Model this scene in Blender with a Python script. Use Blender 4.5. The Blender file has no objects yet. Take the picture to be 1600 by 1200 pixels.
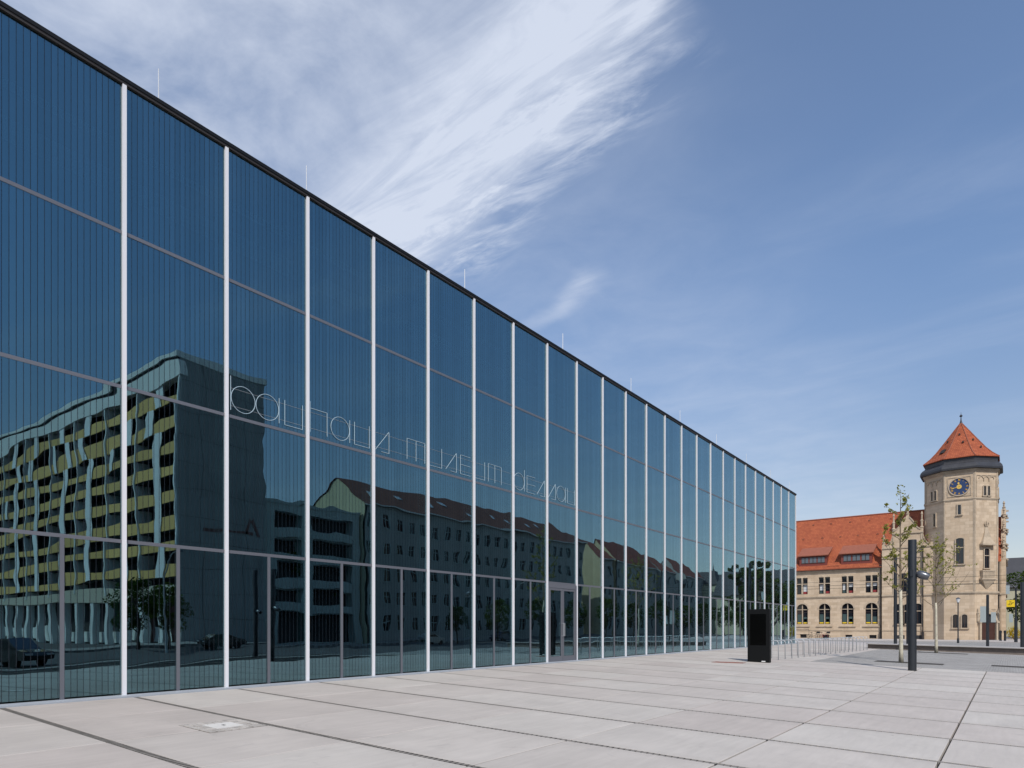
import bpy, bmesh, math, random
from mathutils import Vector, Matrix
R = math.radians
random.seed(7)
S = bpy.context.scene
COL = S.collection

# ------------------------------------------------------------------ camera
cam = bpy.data.cameras.new('camera')
cam.sensor_width = 36.0
cam.lens = 23.195
cam.shift_y = 0.23675
cam.clip_end = 6000
camo = bpy.data.objects.new('camera', cam)
camo.location = (13.970, 0.0, 1.3753)
camo.rotation_euler = (R(90), 0, R(37.053))
COL.objects.link(camo)
S.camera = camo

# ------------------------------------------------------------------ light
SUN_EL, SUN_AZ = 46.0, 138.0          # azimuth clockwise from +Y
sd = bpy.data.lights.new('sun', 'SUN')
sd.energy = 3.0
sd.angle = R(0.53)
sd.color = (1.0, 0.95, 0.88)
sun = bpy.data.objects.new('sun', sd)
dirv = Vector((math.sin(R(SUN_AZ)) * math.cos(R(SUN_EL)), math.cos(R(SUN_AZ)) * math.cos(R(SUN_EL)), math.sin(R(SUN_EL))))
sun.rotation_euler = dirv.to_track_quat('Z', 'Y').to_euler()
COL.objects.link(sun)

W = bpy.data.worlds.new('World')
S.world = W
W.use_nodes = True
S.view_settings.view_transform = 'Standard'
S.view_settings.look = 'None'
S.view_settings.gamma = 1.0
S.view_settings.exposure = 0.30
S.view_settings.use_curve_mapping = False
S.render.engine = 'CYCLES'
S.cycles.use_denoising = True
S.cycles.caustics_reflective = False
S.cycles.caustics_refractive = False
S.cycles.max_bounces = 8
S.cycles.diffuse_bounces = 3
S.cycles.glossy_bounces = 4
S.cycles.transparent_max_bounces = 12
S.cycles.transmission_bounces = 4
S.cycles.sample_clamp_indirect = 6.0


class NT:
    """small helper for node trees"""
    def __init__(s, tree):
        s.t = tree
        s.n = tree.nodes
        s.l = tree.links
        s.n.clear()

    def add(s, typ, **kw):
        nd = s.n.new(typ)
        for k, v in kw.items():
            setattr(nd, k, v)
        return nd

    def put(s, sock, v):
        if v is None:
            return
        if hasattr(v, 'links'):
            s.l.new(v, sock)
        else:
            if sock.type == 'RGBA' and len(v) == 3:
                v = (*v, 1)
            sock.default_value = v

    def m(s, op, a, b=None, c=None, clamp=False):
        nd = s.add('ShaderNodeMath', operation=op, use_clamp=clamp)
        s.put(nd.inputs[0], a)
        s.put(nd.inputs[1], b)
        s.put(nd.inputs[2], c)
        return nd.outputs[0]

    def ss(s, lo, hi, v):
        nd = s.add('ShaderNodeMapRange', interpolation_type='SMOOTHSTEP')
        s.put(nd.inputs[0], v)
        s.put(nd.inputs[1], lo)
        s.put(nd.inputs[2], hi)
        return nd.outputs[0]

    def rng(s, v, a, b, c, d):
        nd = s.add('ShaderNodeMapRange')
        for i, q in enumerate((v, a, b, c, d)):
            s.put(nd.inputs[i], q)
        return nd.outputs[0]

    def mix(s, f, a, b, blend='MIX'):
        nd = s.add('ShaderNodeMix', data_type='RGBA', blend_type=blend)
        s.put(nd.inputs[0], f)
        s.put(nd.inputs[6], a)
        s.put(nd.inputs[7], b)
        return nd.outputs[2]

    def noise(s, vec, scale, detail=4, rough=0.5, dist=0.0, dim='3D', w=None):
        nd = s.add('ShaderNodeTexNoise', noise_dimensions=dim)
        s.put(nd.inputs['Vector'], vec)
        s.put(nd.inputs['Scale'], scale)
        s.put(nd.inputs['Detail'], detail)
        s.put(nd.inputs['Roughness'], rough)
        s.put(nd.inputs['Distortion'], dist)
        if w is not None:
            s.put(nd.inputs['W'], w)
        return nd.outputs[0]

    def mapping(s, vec, loc=(0, 0, 0), rot=(0, 0, 0), scale=(1, 1, 1)):
        nd = s.add('ShaderNodeMapping')
        s.put(nd.inputs[0], vec)
        nd.inputs[1].default_value = loc
        nd.inputs[2].default_value = rot
        nd.inputs[3].default_value = scale
        return nd.outputs[0]


def build_world():
    t = NT(W.node_tree)
    out = t.add('ShaderNodeOutputWorld')
    bg = t.add('ShaderNodeBackground')
    sky = t.add('ShaderNodeTexSky', sky_type='NISHITA')
    sky.sun_disc = False
    sky.sun_elevation = R(SUN_EL)
    sky.sun_rotation = R(SUN_AZ)
    sky.air_density = 1.0
    sky.dust_density = 0.4
    sky.ozone_density = 1.6
    co = t.add('ShaderNodeTexCoord').outputs['Generated']
    sp = t.add('ShaderNodeSeparateXYZ')
    t.put(sp.inputs[0], co)
    x, y, z = sp.outputs
    zc = t.m('MAXIMUM', z, 0.03)
    px = t.m('DIVIDE', x, zc)
    py = t.m('DIVIDE', y, zc)
    cb = t.add('ShaderNodeCombineXYZ')
    t.put(cb.inputs[0], px)
    t.put(cb.inputs[1], py)
    P = cb.outputs[0]
    # a runs along the cirrus band, c across it
    w1 = t.m('SUBTRACT', t.noise(P, 1.6, 3, 0.5), 0.5)
    w2 = t.m('SUBTRACT', t.noise(P, 5.0, 4, 0.55), 0.5)
    a = t.m('SUBTRACT', t.m('MULTIPLY', px, 0.94), t.m('MULTIPLY', py, 0.34))
    c0 = t.m('ADD', t.m('MULTIPLY', px, 0.34), t.m('MULTIPLY', py, 0.94))
    c = t.m('ADD', c0, t.m('ADD', t.m('MULTIPLY', w1, 0.22), t.m('MULTIPLY', w2, 0.12)))
    # feathered fibres
    fib = t.mapping(P, (0.3, 0.1, 0), (0, 0, R(33)), (1.0, 5.2, 1))
    n1 = t.noise(fib, 2.2, 8, 0.62, 0.7)
    fib2 = t.mapping(P, (1.3, 2.1, 0), (0, 0, R(36)), (1.6, 5.5, 1))
    n2 = t.noise(fib2, 2.6, 7, 0.65, 0.5)
    soft = t.noise(P, 3.0, 6, 0.6, 0.3)
    core = t.m('MULTIPLY', t.ss(0.36, 0.66, c), t.m('SUBTRACT', 1.0, t.ss(0.68, 0.88, c)))
    core = t.m('MULTIPLY', core, t.rng(n1, 0.30, 0.66, 0.40, 1.15))
    fr = t.m('MULTIPLY', t.ss(0.62, 0.76, c), t.m('SUBTRACT', 1.0, t.ss(0.86, 0.99, c)))
    fr = t.m('MULTIPLY', fr, t.ss(0.40, 0.74, n2))
    alim2 = t.m('SUBTRACT', 1.0, t.ss(-0.49, -0.38, t.m('ADD', px, t.m('MULTIPLY', w2, 0.10))))
    band = t.m('MULTIPLY', t.m('ADD', t.m('MULTIPLY', core, 1.0), t.m('MULTIPLY', fr, 0.6)), alim2)
    sheet = t.m('MULTIPLY', t.m('SUBTRACT', 1.0, t.ss(0.30, 0.62, c)), t.rng(soft, 0.37, 0.68, 0.16, 0.66))
    sheet = t.m('MULTIPLY', sheet, t.ss(-4.0, -0.5, c))
    wisp = t.m('MULTIPLY', t.ss(1.16, 1.24, c), t.m('SUBTRACT', 1.0, t.ss(1.24, 1.33, c)))
    wisp = t.m('MULTIPLY', wisp, t.m('MULTIPLY', t.ss(-2.0, -1.6, a), t.m('SUBTRACT', 1.0, t.ss(-1.50, -1.38, a))))
    wisp = t.m('MULTIPLY', t.m('MULTIPLY', wisp, 0.42), t.rng(n1, 0.3, 0.6, 0.3, 1.0))
    far = t.mapping(P, (5.0, 1.0, 0), (0, 0, R(20)), (0.55, 1.6, 1))
    thin = t.m('MULTIPLY', t.ss(0.46, 0.80, t.noise(far, 0.9, 7, 0.6, 0.4)), 0.16)
    veil = t.m('MULTIPLY', t.m('SUBTRACT', 1.0, t.ss(-1.0, -0.15, px)), t.rng(soft, 0.35, 0.65, 0.10, 0.24))
    thin = t.m('ADD', thin, veil)
    dens = t.m('ADD', t.m('ADD', band, sheet), t.m('ADD', wisp, thin), clamp=True)
    dens = t.m('MULTIPLY', dens, t.ss(0.015, 0.12, z))
    hz = t.m('MULTIPLY', t.m('POWER', t.m('SUBTRACT', 1.0, t.m('MAXIMUM', z, 0.0)), 6.0), 0.34)
    hz = t.m('ADD', hz, 0.10)
    tone = t.mix(t.ss(0.05, 0.50, z), (1.04, 0.91, 0.84), (0.92, 1.09, 1.24))
    deep = t.mix(1.0, sky.outputs[0], tone, 'MULTIPLY')
    base = t.mix(hz, deep, (4.3, 4.75, 5.8))
    colr = t.mix(t.m('MULTIPLY', dens, 0.90), base, (5.75, 6.25, 7.3))
    t.put(bg.inputs[0], colr)
    bg.inputs[1].default_value = 0.10
    t.l.new(bg.outputs[0], out.inputs[0])


build_world()

# ------------------------------------------------------------------ materials
MATS = {}


def mat(name, base=(0.5, 0.5, 0.5), rough=0.6, metal=0.0, var=0.0, vscale=3.0, rnd=0.0, bump=0.0, bscale=40.0, spec=0.5,
        stain=0.0, stscale=0.6, stcol=None, coat=0.0):
    m = bpy.data.materials.new(name)
    m.use_nodes = True
    t = NT(m.node_tree)
    out = t.add('ShaderNodeOutputMaterial')
    p = t.add('ShaderNodeBsdfPrincipled')
    t.l.new(p.outputs[0], out.inputs[0])
    p.inputs['Roughness'].default_value = rough
    p.inputs['Metallic'].default_value = metal
    p.inputs['Specular IOR Level'].default_value = spec
    if coat:
        p.inputs['Coat Weight'].default_value = coat
    geo = t.add('ShaderNodeNewGeometry').outputs['Position']
    c = (*base, 1)
    col = None
    if var or rnd or stain:
        col = t.add('ShaderNodeRGB')
        col.outputs[0].default_value = c
        col = col.outputs[0]
        if var:
            nz = t.noise(geo, vscale, 5, 0.6)
            f = t.rng(nz, 0.25, 0.75, 1 - var, 1 + var)
            hs = t.add('ShaderNodeHueSaturation')
            t.put(hs.inputs['Value'], f)
            t.put(hs.inputs['Color'], col)
            col = hs.outputs[0]
        if rnd:
            oi = t.add('ShaderNodeObjectInfo').outputs['Random']
            f = t.rng(oi, 0, 1, 1 - rnd, 1 + rnd)
            hs = t.add('ShaderNodeHueSaturation')
            t.put(hs.inputs['Value'], f)
            t.put(hs.inputs['Color'], col)
            col = hs.outputs[0]
        if stain:
            nz = t.noise(geo, stscale, 7, 0.65, 0.6)
            f = t.m('MULTIPLY', t.ss(0.48, 0.72, nz), stain)
            col = t.mix(f, col, stcol or tuple(q * 0.55 for q in base))
        t.put(p.inputs['Base Color'], col)
    else:
        p.inputs['Base Color'].default_value = c
    if bump:
        bp = t.add('ShaderNodeBump')
        bp.inputs['Strength'].default_value = bump
        bp.inputs['Distance'].default_value = 0.01
        t.put(bp.inputs['Height'], t.noise(geo, bscale, 5, 0.6))
        t.l.new(bp.outputs[0], p.inputs['Normal'])
    MATS[name] = m
    return m


def mat_slab():
    m = bpy.data.materials.new('cast_concrete')
    m.use_nodes = True
    t = NT(m.node_tree)
    out = t.add('ShaderNodeOutputMaterial')
    p = t.add('ShaderNodeBsdfPrincipled')
    t.l.new(p.outputs[0], out.inputs[0])
    geo = t.add('ShaderNodeNewGeometry').outputs['Position']
    obc = t.add('ShaderNodeTexCoord').outputs['Object']
    oi = t.add('ShaderNodeObjectInfo').outputs['Random']
    tone = t.mix(oi, (0.462, 0.415, 0.382), (0.505, 0.470, 0.432))
    # brushed streaks along one direction, cloudy drying marks, dark specks
    st = t.mapping(geo, (0, 0, 0), (0, 0, R(6)), (7.0, 0.8, 1))
    f1 = t.rng(t.noise(st, 1.4, 6, 0.6, 0.4), 0.3, 0.7, 0.94, 1.05)
    f2 = t.rng(t.noise(geo, 0.7, 5, 0.6, 0.5, '4D', t.m('MULTIPLY', oi, 30)), 0.3, 0.7, 0.90, 1.07)
    hs = t.add('ShaderNodeHueSaturation')
    t.put(hs.inputs['Value'], t.m('MULTIPLY', f1, f2))
    t.put(hs.inputs['Color'], tone)
    col = hs.outputs[0]
    # damp rims beside the slot drains
    sp = t.add('ShaderNodeSeparateXYZ')
    t.put(sp.inputs[0], obc)
    e = t.m('ABSOLUTE', sp.outputs[1])
    rim = t.m('MULTIPLY', t.ss(0.72, 1.03, t.m('ADD', e, t.m('MULTIPLY', t.m('SUBTRACT', t.noise(geo, 2.2, 5, 0.6), 0.5), 0.5))), 0.20)
    col = t.mix(rim, col, (0.36, 0.33, 0.30))
    vor = t.add('ShaderNodeTexVoronoi')
    t.put(vor.inputs['Vector'], geo)
    vor.inputs['Scale'].default_value = 1.3
    sc = t.noise(geo, 9.0, 3, 0.6)
    spk = t.m('MULTIPLY', t.m('SUBTRACT', 1.0, t.ss(0.015, 0.05, vor.outputs['Distance'])), t.ss(0.5, 0.6, sc))
    col = t.mix(t.m('MULTIPLY', spk, 0.75), col, (0.13, 0.11, 0.09))
    mk = t.noise(geo, 1.1, 8, 0.7, 1.8)
    col = t.mix(t.m('MULTIPLY', t.ss(0.58, 0.70, mk), 0.26), col, (0.27, 0.25, 0.24))
    t.put(p.inputs['Base Color'], col)
    p.inputs['Roughness'].default_value = 0.72
    p.inputs['Specular IOR Level'].default_value = 0.35
    bp = t.add('ShaderNodeBump')
    bp.inputs['Strength'].default_value = 0.25
    bp.inputs['Distance'].default_value = 0.004
    t.put(bp.inputs['Height'], t.noise(geo, 90, 4, 0.6))
    t.l.new(bp.outputs[0], p.inputs['Normal'])
    MATS['cast_concrete'] = m


def mat_brick(name, c1, c2, mortar, bw, bh, msize, rough=0.8, plane='XZ', bump=0.6, var=0.12, offset=0.5, vscale=1.2, stain=0.0, stcol=(0.1, 0.1, 0.1)):
    m = bpy.data.materials.new(name)
    m.use_nodes = True
    t = NT(m.node_tree)
    out = t.add('ShaderNodeOutputMaterial')
    p = t.add('ShaderNodeBsdfPrincipled')
    t.l.new(p.outputs[0], out.inputs[0])
    geo = t.add('ShaderNodeNewGeometry').outputs['Position']
    sp = t.add('ShaderNodeSeparateXYZ')
    t.put(sp.inputs[0], geo)
    cb = t.add('ShaderNodeCombineXYZ')
    if plane == 'XZ':
        t.put(cb.inputs[0], t.m('ADD', sp.outputs[0], sp.outputs[1]))
        t.put(cb.inputs[1], sp.outputs[2])
    else:
        t.put(cb.inputs[0], sp.outputs[0])
        t.put(cb.inputs[1], sp.outputs[1])
    br = t.add('ShaderNodeTexBrick')
    br.offset = offset
    t.put(br.inputs['Vector'], cb.outputs[0])
    br.inputs['Color1'].default_value = (*c1, 1)
    br.inputs['Color2'].default_value = (*c2, 1)
    br.inputs['Mortar'].default_value = (*mortar, 1)
    br.inputs['Scale'].default_value = 1.0
    br.inputs['Mortar Size'].default_value = msize
    br.inputs['Mortar Smooth'].default_value = 0.3
    br.inputs['Brick Width'].default_value = bw
    br.inputs['Row Height'].default_value = bh
    hs = t.add('ShaderNodeHueSaturation')
    t.put(hs.inputs['Value'], t.rng(t.noise(geo, vscale, 6, 0.65, 0.3), 0.25, 0.75, 1 - var, 1 + var))
    t.put(hs.inputs['Color'], br.outputs[0])
    col = hs.outputs[0]
    if stain:
        sv = t.mapping(geo, (0, 0, 0), (0, 0, 0), (1.2, 1.2, 0.22))
        col = t.mix(t.m('MULTIPLY', t.ss(0.5, 0.75, t.noise(sv, 0.9, 6, 0.65, 0.4)), stain), col, stcol)
    t.put(p.inputs['Base Color'], col)
    p.inputs['Roughness'].default_value = rough
    p.inputs['Specular IOR Level'].default_value = 0.3
    if bump:
        bp = t.add('ShaderNodeBump')
        bp.inputs['Strength'].default_value = bump
        bp.inputs['Distance'].default_value = 0.015
        t.put(bp.inputs['Height'], t.m('ADD', t.m('MULTIPLY', br.outputs[1], -1.0), t.m('MULTIPLY', t.noise(geo, 14, 4, 0.6), 0.35)))
        t.l.new(bp.outputs[0], p.inputs['Normal'])
    MATS[name] = m


def mat_tiles():
    """clay roof tiles: courses with small steps"""
    m = bpy.data.materials.new('clay_tiles')
    m.use_nodes = True
    t = NT(m.node_tree)
    out = t.add('ShaderNodeOutputMaterial')
    p = t.add('ShaderNodeBsdfPrincipled')
    t.l.new(p.outputs[0], out.inputs[0])
    geo = t.add('ShaderNodeNewGeometry').outputs['Position']
    sp = t.add('ShaderNodeSeparateXYZ')
    t.put(sp.inputs[0], geo)
    cb = t.add('ShaderNodeCombineXYZ')
    t.put(cb.inputs[0], t.m('ADD', sp.outputs[0], t.m('MULTIPLY', sp.outputs[1], 0.3)))
    t.put(cb.inputs[1], sp.outputs[2])
    br = t.add('ShaderNodeTexBrick')
    t.put(br.inputs['Vector'], cb.outputs[0])
    br.inputs['Color1'].default_value = (0.385, 0.108, 0.047, 1)
    br.inputs['Color2'].default_value = (0.30, 0.078, 0.037, 1)
    br.inputs['Mortar'].default_value = (0.19, 0.045, 0.024, 1)
    br.inputs['Scale'].default_value = 1.0
    br.inputs['Mortar Size'].default_value = 0.018
    br.inputs['Brick Width'].default_value = 0.25
    br.inputs['Row Height'].default_value = 0.26
    hs = t.add('ShaderNodeHueSaturation')
    t.put(hs.inputs['Value'], t.rng(t.noise(geo, 0.9, 6, 0.7, 0.3), 0.25, 0.75, 0.82, 1.16))
    t.put(hs.inputs['Color'], br.outputs[0])
    t.put(p.inputs['Base Color'], hs.outputs[0])
    p.inputs['Roughness'].default_value = 0.85
    p.inputs['Specular IOR Level'].default_value = 0.25
    bp = t.add('ShaderNodeBump')
    bp.inputs['Strength'].default_value = 0.7
    bp.inputs['Distance'].default_value = 0.03
    saw = t.m('FRACT', t.m('DIVIDE', sp.outputs[2], 0.26))
    t.put(bp.inputs['Height'], t.m('SUBTRACT', 1.0, saw))
    t.l.new(bp.outputs[0], p.inputs['Normal'])
    MATS['clay_tiles'] = m


BAY = 2.1389


def mat_glass():
    m = bpy.data.materials.new('coated_glass')
    m.use_nodes = True
    t = NT(m.node_tree)
    out = t.add('ShaderNodeOutputMaterial')
    obc = t.add('ShaderNodeTexCoord').outputs['Object']
    oi = t.add('ShaderNodeObjectInfo').outputs['Random']
    sp = t.add('ShaderNodeSeparateXYZ')
    t.put(sp.inputs[0], obc)
    s = BAY / 20
    q = t.m('DIVIDE', sp.outputs[1], s)
    fr = t.m('FRACT', q)
    line = t.m('LESS_THAN', fr, 0.105)
    wn = t.add('ShaderNodeTexWhiteNoise', noise_dimensions='2D')
    cb = t.add('ShaderNodeCombineXYZ')
    t.put(cb.inputs[0], t.m('FLOOR', q))
    t.put(cb.inputs[1], oi)
    t.put(wn.inputs['Vector'], cb.outputs[0])
    strip = t.rng(wn.outputs['Value'], 0, 1, 0.93, 1.06)
    # roller-wave and pillow distortion of each pane
    off = t.m('MULTIPLY', oi, 47.0)
    hx = t.mapping(obc, (0, 0, 0), (0, 0, 0), (1, 0.8, 1.5))
    h = t.m('ADD', t.m('MULTIPLY', t.noise(hx, 0.55, 2, 0.4, 0, '4D', off), 1.0), t.m('MULTIPLY', t.noise(hx, 1.5, 1, 0.4, 0, '4D', off), 0.05))
    bp = t.add('ShaderNodeBump')
    bp.inputs['Strength'].default_value = 1.0
    bp.inputs['Distance'].default_value = 0.0062
    t.put(bp.inputs['Height'], h)
    lw = t.add('ShaderNodeLayerWeight')
    lw.inputs[0].default_value = 0.5
    f3 = t.m('POWER', lw.outputs['Facing'], 2.4)
    R0 = 0.24
    fac = t.m('ADD', R0, t.m('MULTIPLY', f3, 0.66))
    tint = t.mix(f3, (0.52, 0.88, 1.0), (0.77, 0.93, 1.0))
    vs = t.add('ShaderNodeVectorMath', operation='SCALE')
    t.put(vs.inputs[0], tint)
    t.put(vs.inputs['Scale'], strip)
    gl = t.add('ShaderNodeBsdfGlossy')
    gl.inputs['Roughness'].default_value = 0.0
    t.put(gl.inputs['Color'], vs.outputs[0])
    t.l.new(bp.outputs[0], gl.inputs['Normal'])
    tr = t.add('ShaderNodeBsdfTransparent')
    tr.inputs[0].default_value = (0.25, 0.38, 0.40, 1)
    mx = t.add('ShaderNodeMixShader')
    t.put(mx.inputs[0], fac)
    t.l.new(tr.outputs[0], mx.inputs[1])
    t.l.new(gl.outputs[0], mx.inputs[2])
    ink = t.add('ShaderNodeBsdfPrincipled')
    ink.inputs['Base Color'].default_value = (0.008, 0.014, 0.022, 1)
    ink.inputs['Roughness'].default_value = 0.25
    m2 = t.add('ShaderNodeMixShader')
    t.put(m2.inputs[0], t.m('MULTIPLY', line, 0.86))
    t.l.new(mx.outputs[0], m2.inputs[1])
    t.l.new(ink.outputs[0], m2.inputs[2])
    t.l.new(m2.outputs[0], out.inputs[0])
    MATS['coated_glass'] = m


def mat_leaf(name, c1, c2, trans=0.35):
    m = bpy.data.materials.new(name)
    m.use_nodes = True
    t = NT(m.node_tree)
    out = t.add('ShaderNodeOutputMaterial')
    geo = t.add('ShaderNodeNewGeometry')
    n = t.noise(geo.outputs['Position'], 2.3, 3, 0.6)
    f = t.m('ADD', t.m('MULTIPLY', geo.outputs['Random Per Island'], 0.6), t.m('MULTIPLY', n, 0.5), clamp=True)
    col = t.mix(f, c1, c2)
    d = t.add('ShaderNodeBsdfDiffuse')
    t.put(d.inputs[0], col)
    tl = t.add('ShaderNodeBsdfTranslucent')
    t.put(tl.inputs[0], col)
    mx = t.add('ShaderNodeMixShader')
    mx.inputs[0].default_value = trans
    t.l.new(d.outputs[0], mx.inputs[1])
    t.l.new(tl.outputs[0], mx.inputs[2])
    t.l.new(mx.outputs[0], out.inputs[0])
    MATS[name] = m


mat_slab()
mat_tiles()
mat_glass()
mat('ground_asphalt', (0.075, 0.075, 0.08), 0.9, var=0.18, vscale=1.5, bump=0.4, bscale=60, stain=0.4, stscale=0.3)
mat('forecourt_concrete', (0.43, 0.40, 0.385), 0.85, var=0.10, vscale=0.5, bump=0.2, stain=0.25, stscale=0.2, stcol=(0.30, 0.28, 0.27))
mat_brick('grey_setts', (0.37, 0.355, 0.335), (0.31, 0.30, 0.29), (0.22, 0.21, 0.20), 0.19, 0.13, 0.012, 0.85, 'XY', 0.7, 0.16, vscale=0.8)
mat_brick('street_pavers', (0.30, 0.29, 0.28), (0.26, 0.255, 0.25), (0.17, 0.165, 0.16), 0.5, 0.5, 0.012, 0.85, 'XY', 0.5, 0.14)
mat('mullion_aluminium', (0.74, 0.74, 0.77), 0.45, 0.0, rnd=0.03, spec=0.5)
mat('transom_aluminium', (0.15, 0.155, 0.178), 0.42, 0.25, rnd=0.05)
mat('roof_edge_metal', (0.008, 0.009, 0.011), 0.6, spec=0.2)
mat('roof_soffit_metal', (0.026, 0.020, 0.017), 0.55)
mat('sill_metal', (0.40, 0.43, 0.47), 0.5, 0.0, var=0.08)
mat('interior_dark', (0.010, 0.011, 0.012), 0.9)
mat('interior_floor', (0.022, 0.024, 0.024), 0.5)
mat('interior_post', (0.72, 0.76, 0.76), 0.6)
mat('letter_white', (0.38, 0.50, 0.58), 0.5)
mat('rod_steel', (0.7, 0.7, 0.7), 0.4, 0.3)
mat('drain_steel', (0.21, 0.19, 0.17), 0.7, 0.0, var=0.25, vscale=6)
mat('drain_slot', (0.02, 0.018, 0.016), 0.9)
mat('totem_black', (0.005, 0.0055, 0.006), 0.5, spec=0.18)
mat('totem_screen', (0.0015, 0.0015, 0.0015), 0.2, spec=0.08)
mat('pole_anthracite', (0.016, 0.019, 0.024), 0.42, 0.0, spec=0.5, var=0.15, vscale=4)
mat('lamp_grey', (0.13, 0.135, 0.15), 0.3, 0.6)
mat('lamp_glass', (0.75, 0.76, 0.76), 0.3)
mat('galvanised_steel', (0.46, 0.48, 0.50), 0.45, 0.5, rnd=0.1)
mat('rust_plate', (0.23, 0.085, 0.06), 0.8, var=0.2, vscale=5)
mat('cover_stone', (0.62, 0.60, 0.57), 0.75, var=0.06, bump=0.2)
mat('joint_grey', (0.15, 0.135, 0.12), 0.9)
mat('sett_stone', (0.43, 0.40, 0.37), 0.8, rnd=0.15, bump=0.3)
mat('bench_top', (0.38, 0.36, 0.35), 0.8, var=0.1, bump=0.2)
mat('bench_dark', (0.15, 0.125, 0.11), 0.8, var=0.2)
mat_brick('sandstone', (0.58, 0.46, 0.335), (0.47, 0.36, 0.25), (0.42, 0.33, 0.235), 1.05, 0.42, 0.012, 0.85, 'XZ', 0.35, 0.13, vscale=0.9, stain=0.45, stcol=(0.37, 0.28, 0.20))
mat('sandstone_trim', (0.44, 0.355, 0.26), 0.85, var=0.18, vscale=1.5, bump=0.5, bscale=9, stain=0.45, stscale=0.8, stcol=(0.17, 0.135, 0.10))
mat('sandstone_dark', (0.16, 0.125, 0.09), 0.9, var=0.2, bump=0.4)
mat('slate_metal', (0.035, 0.036, 0.042), 0.5, var=0.25, vscale=1.3)
mat('gutter_dark', (0.022, 0.018, 0.017), 0.6)
mat('window_dark', (0.012, 0.015, 0.02), 0.06, spec=0.7)
mat('window_pale', (0.10, 0.12, 0.14), 0.08, spec=0.7)
mat('window_frame_red', (0.17, 0.033, 0.022), 0.6)
mat('window_frame_dark', (0.05, 0.028, 0.022), 0.6)
mat('blind_white', (0.55, 0.57, 0.58), 0.8)
mat('blind_red', (0.25, 0.025, 0.03), 0.7)
mat('blind_teal', (0.035, 0.07, 0.07), 0.6)
mat('poster_yellow', (0.75, 0.52, 0.01), 0.6)
mat('poster_print', (0.35, 0.38, 0.36), 0.6)
mat('door_wood', (0.055, 0.020, 0.013), 0.55, var=0.2, vscale=6)
mat('clock_blue', (0.018, 0.042, 0.12), 0.5)
mat('gold', (0.80, 0.52, 0.12), 0.35, 0.35)
mat('tile_brown', (0.26, 0.085, 0.05), 0.85, var=0.2, vscale=4, bump=0.5, bscale=12)
mat('bark_pale', (0.50, 0.46, 0.36), 0.9, var=0.15, vscale=8, bump=0.5, bscale=20, stain=0.5, stscale=5, stcol=(0.16, 0.14, 0.10))
mat('bark_twig', (0.17, 0.13, 0.085), 0.9, var=0.15)
mat('bark_dark', (0.07, 0.055, 0.04), 0.95, var=0.2)
mat('soil', (0.055, 0.048, 0.042), 1.0, var=0.3, vscale=6, bump=0.8, bscale=30)
mat_leaf('spring_leaf', (0.16, 0.18, 0.030), (0.36, 0.35, 0.085))
mat_leaf('dark_leaf', (0.022, 0.042, 0.010), (0.075, 0.115, 0.022), 0.25)
mat_leaf('mid_leaf', (0.035, 0.065, 0.012), (0.12, 0.16, 0.03), 0.3)
mat_leaf('yellow_leaf', (0.35, 0.24, 0.01), (0.55, 0.42, 0.02))
mat('panel_concrete', (0.78, 0.79, 0.77), 0.8, var=0.08, vscale=0.4)
mat('end_wall_grey', (0.29, 0.30, 0.30), 0.85, var=0.12, vscale=0.25, stain=0.3, stscale=0.15)
mat('balcony_yellow', (0.74, 0.48, 0.16), 0.7, rnd=0.10)
mat('recess_dark', (0.022, 0.023, 0.026), 0.8)  # near-black, puts the shade of the balcony recesses into the colour
mat('screen_panel', (0.84, 0.86, 0.86), 0.7, rnd=0.06)
mat('band_cream', (0.55, 0.50, 0.40), 0.8)
mat('sign_red', (0.15, 0.06, 0.055), 0.6)
mat('plaster_teal', (0.36, 0.41, 0.40), 0.85, var=0.07, vscale=0.5)
mat('plaster_cream', (0.50, 0.47, 0.33), 0.85, var=0.07, vscale=0.5)
mat('plaster_sand', (0.52, 0.43, 0.27), 0.85, var=0.07, vscale=0.5)
mat('plaster_grey', (0.30, 0.30, 0.29), 0.85, var=0.09, vscale=0.5)
mat('roof_brown', (0.15, 0.055, 0.038), 0.85, var=0.2, vscale=0.8)
mat('roof_red', (0.24, 0.065, 0.04), 0.85, var=0.2, vscale=0.8)
mat('roof_slate', (0.05, 0.05, 0.056), 0.75, var=0.15, vscale=0.8)
mat('gutter_pale', (0.60, 0.60, 0.58), 0.5)
mat('skylight_glass', (0.5, 0.55, 0.6), 0.1)
mat('tyre_rubber', (0.015, 0.015, 0.015), 0.85)
mat('car_black', (0.012, 0.013, 0.016), 0.25, coat=1.0)
mat('car_silver', (0.50, 0.51, 0.53), 0.3, 0.6, coat=1.0)
mat('car_blue', (0.02, 0.035, 0.09), 0.3, coat=1.0)
mat('car_glass', (0.015, 0.018, 0.02), 0.05)
mat('car_lamp', (0.6, 0.6, 0.6), 0.15)
mat('wire_black', (0.02, 0.02, 0.02), 0.6)
mat('signal_grey', (0.33, 0.37, 0.37), 0.55)
mat('signal_black', (0.01, 0.01, 0.01), 0.5)
mat('sign_black', (0.01, 0.01, 0.01), 0.5)
mat('bike_red', (0.28, 0.04, 0.04), 0.4)
mat('bike_black', (0.012, 0.012, 0.012), 0.6)
M = MATS


# ------------------------------------------------------------------ mesh building
class F:
    """local frame: origin, u, w, n"""
    def __init__(s, o, u, w=(0, 0, 1), n=None):
        s.o = Vector(o)
        s.u = Vector(u).normalized()
        s.w = Vector(w).normalized()
        s.n = Vector(n).normalized() if n else s.u.cross(s.w)

    def p(s, u, w, n):
        return s.o + s.u * u + s.w * w + s.n * n

    def sh(s, u=0, w=0, n=0):
        return F(s.p(u, w, n), s.u, s.w, s.n)


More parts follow.
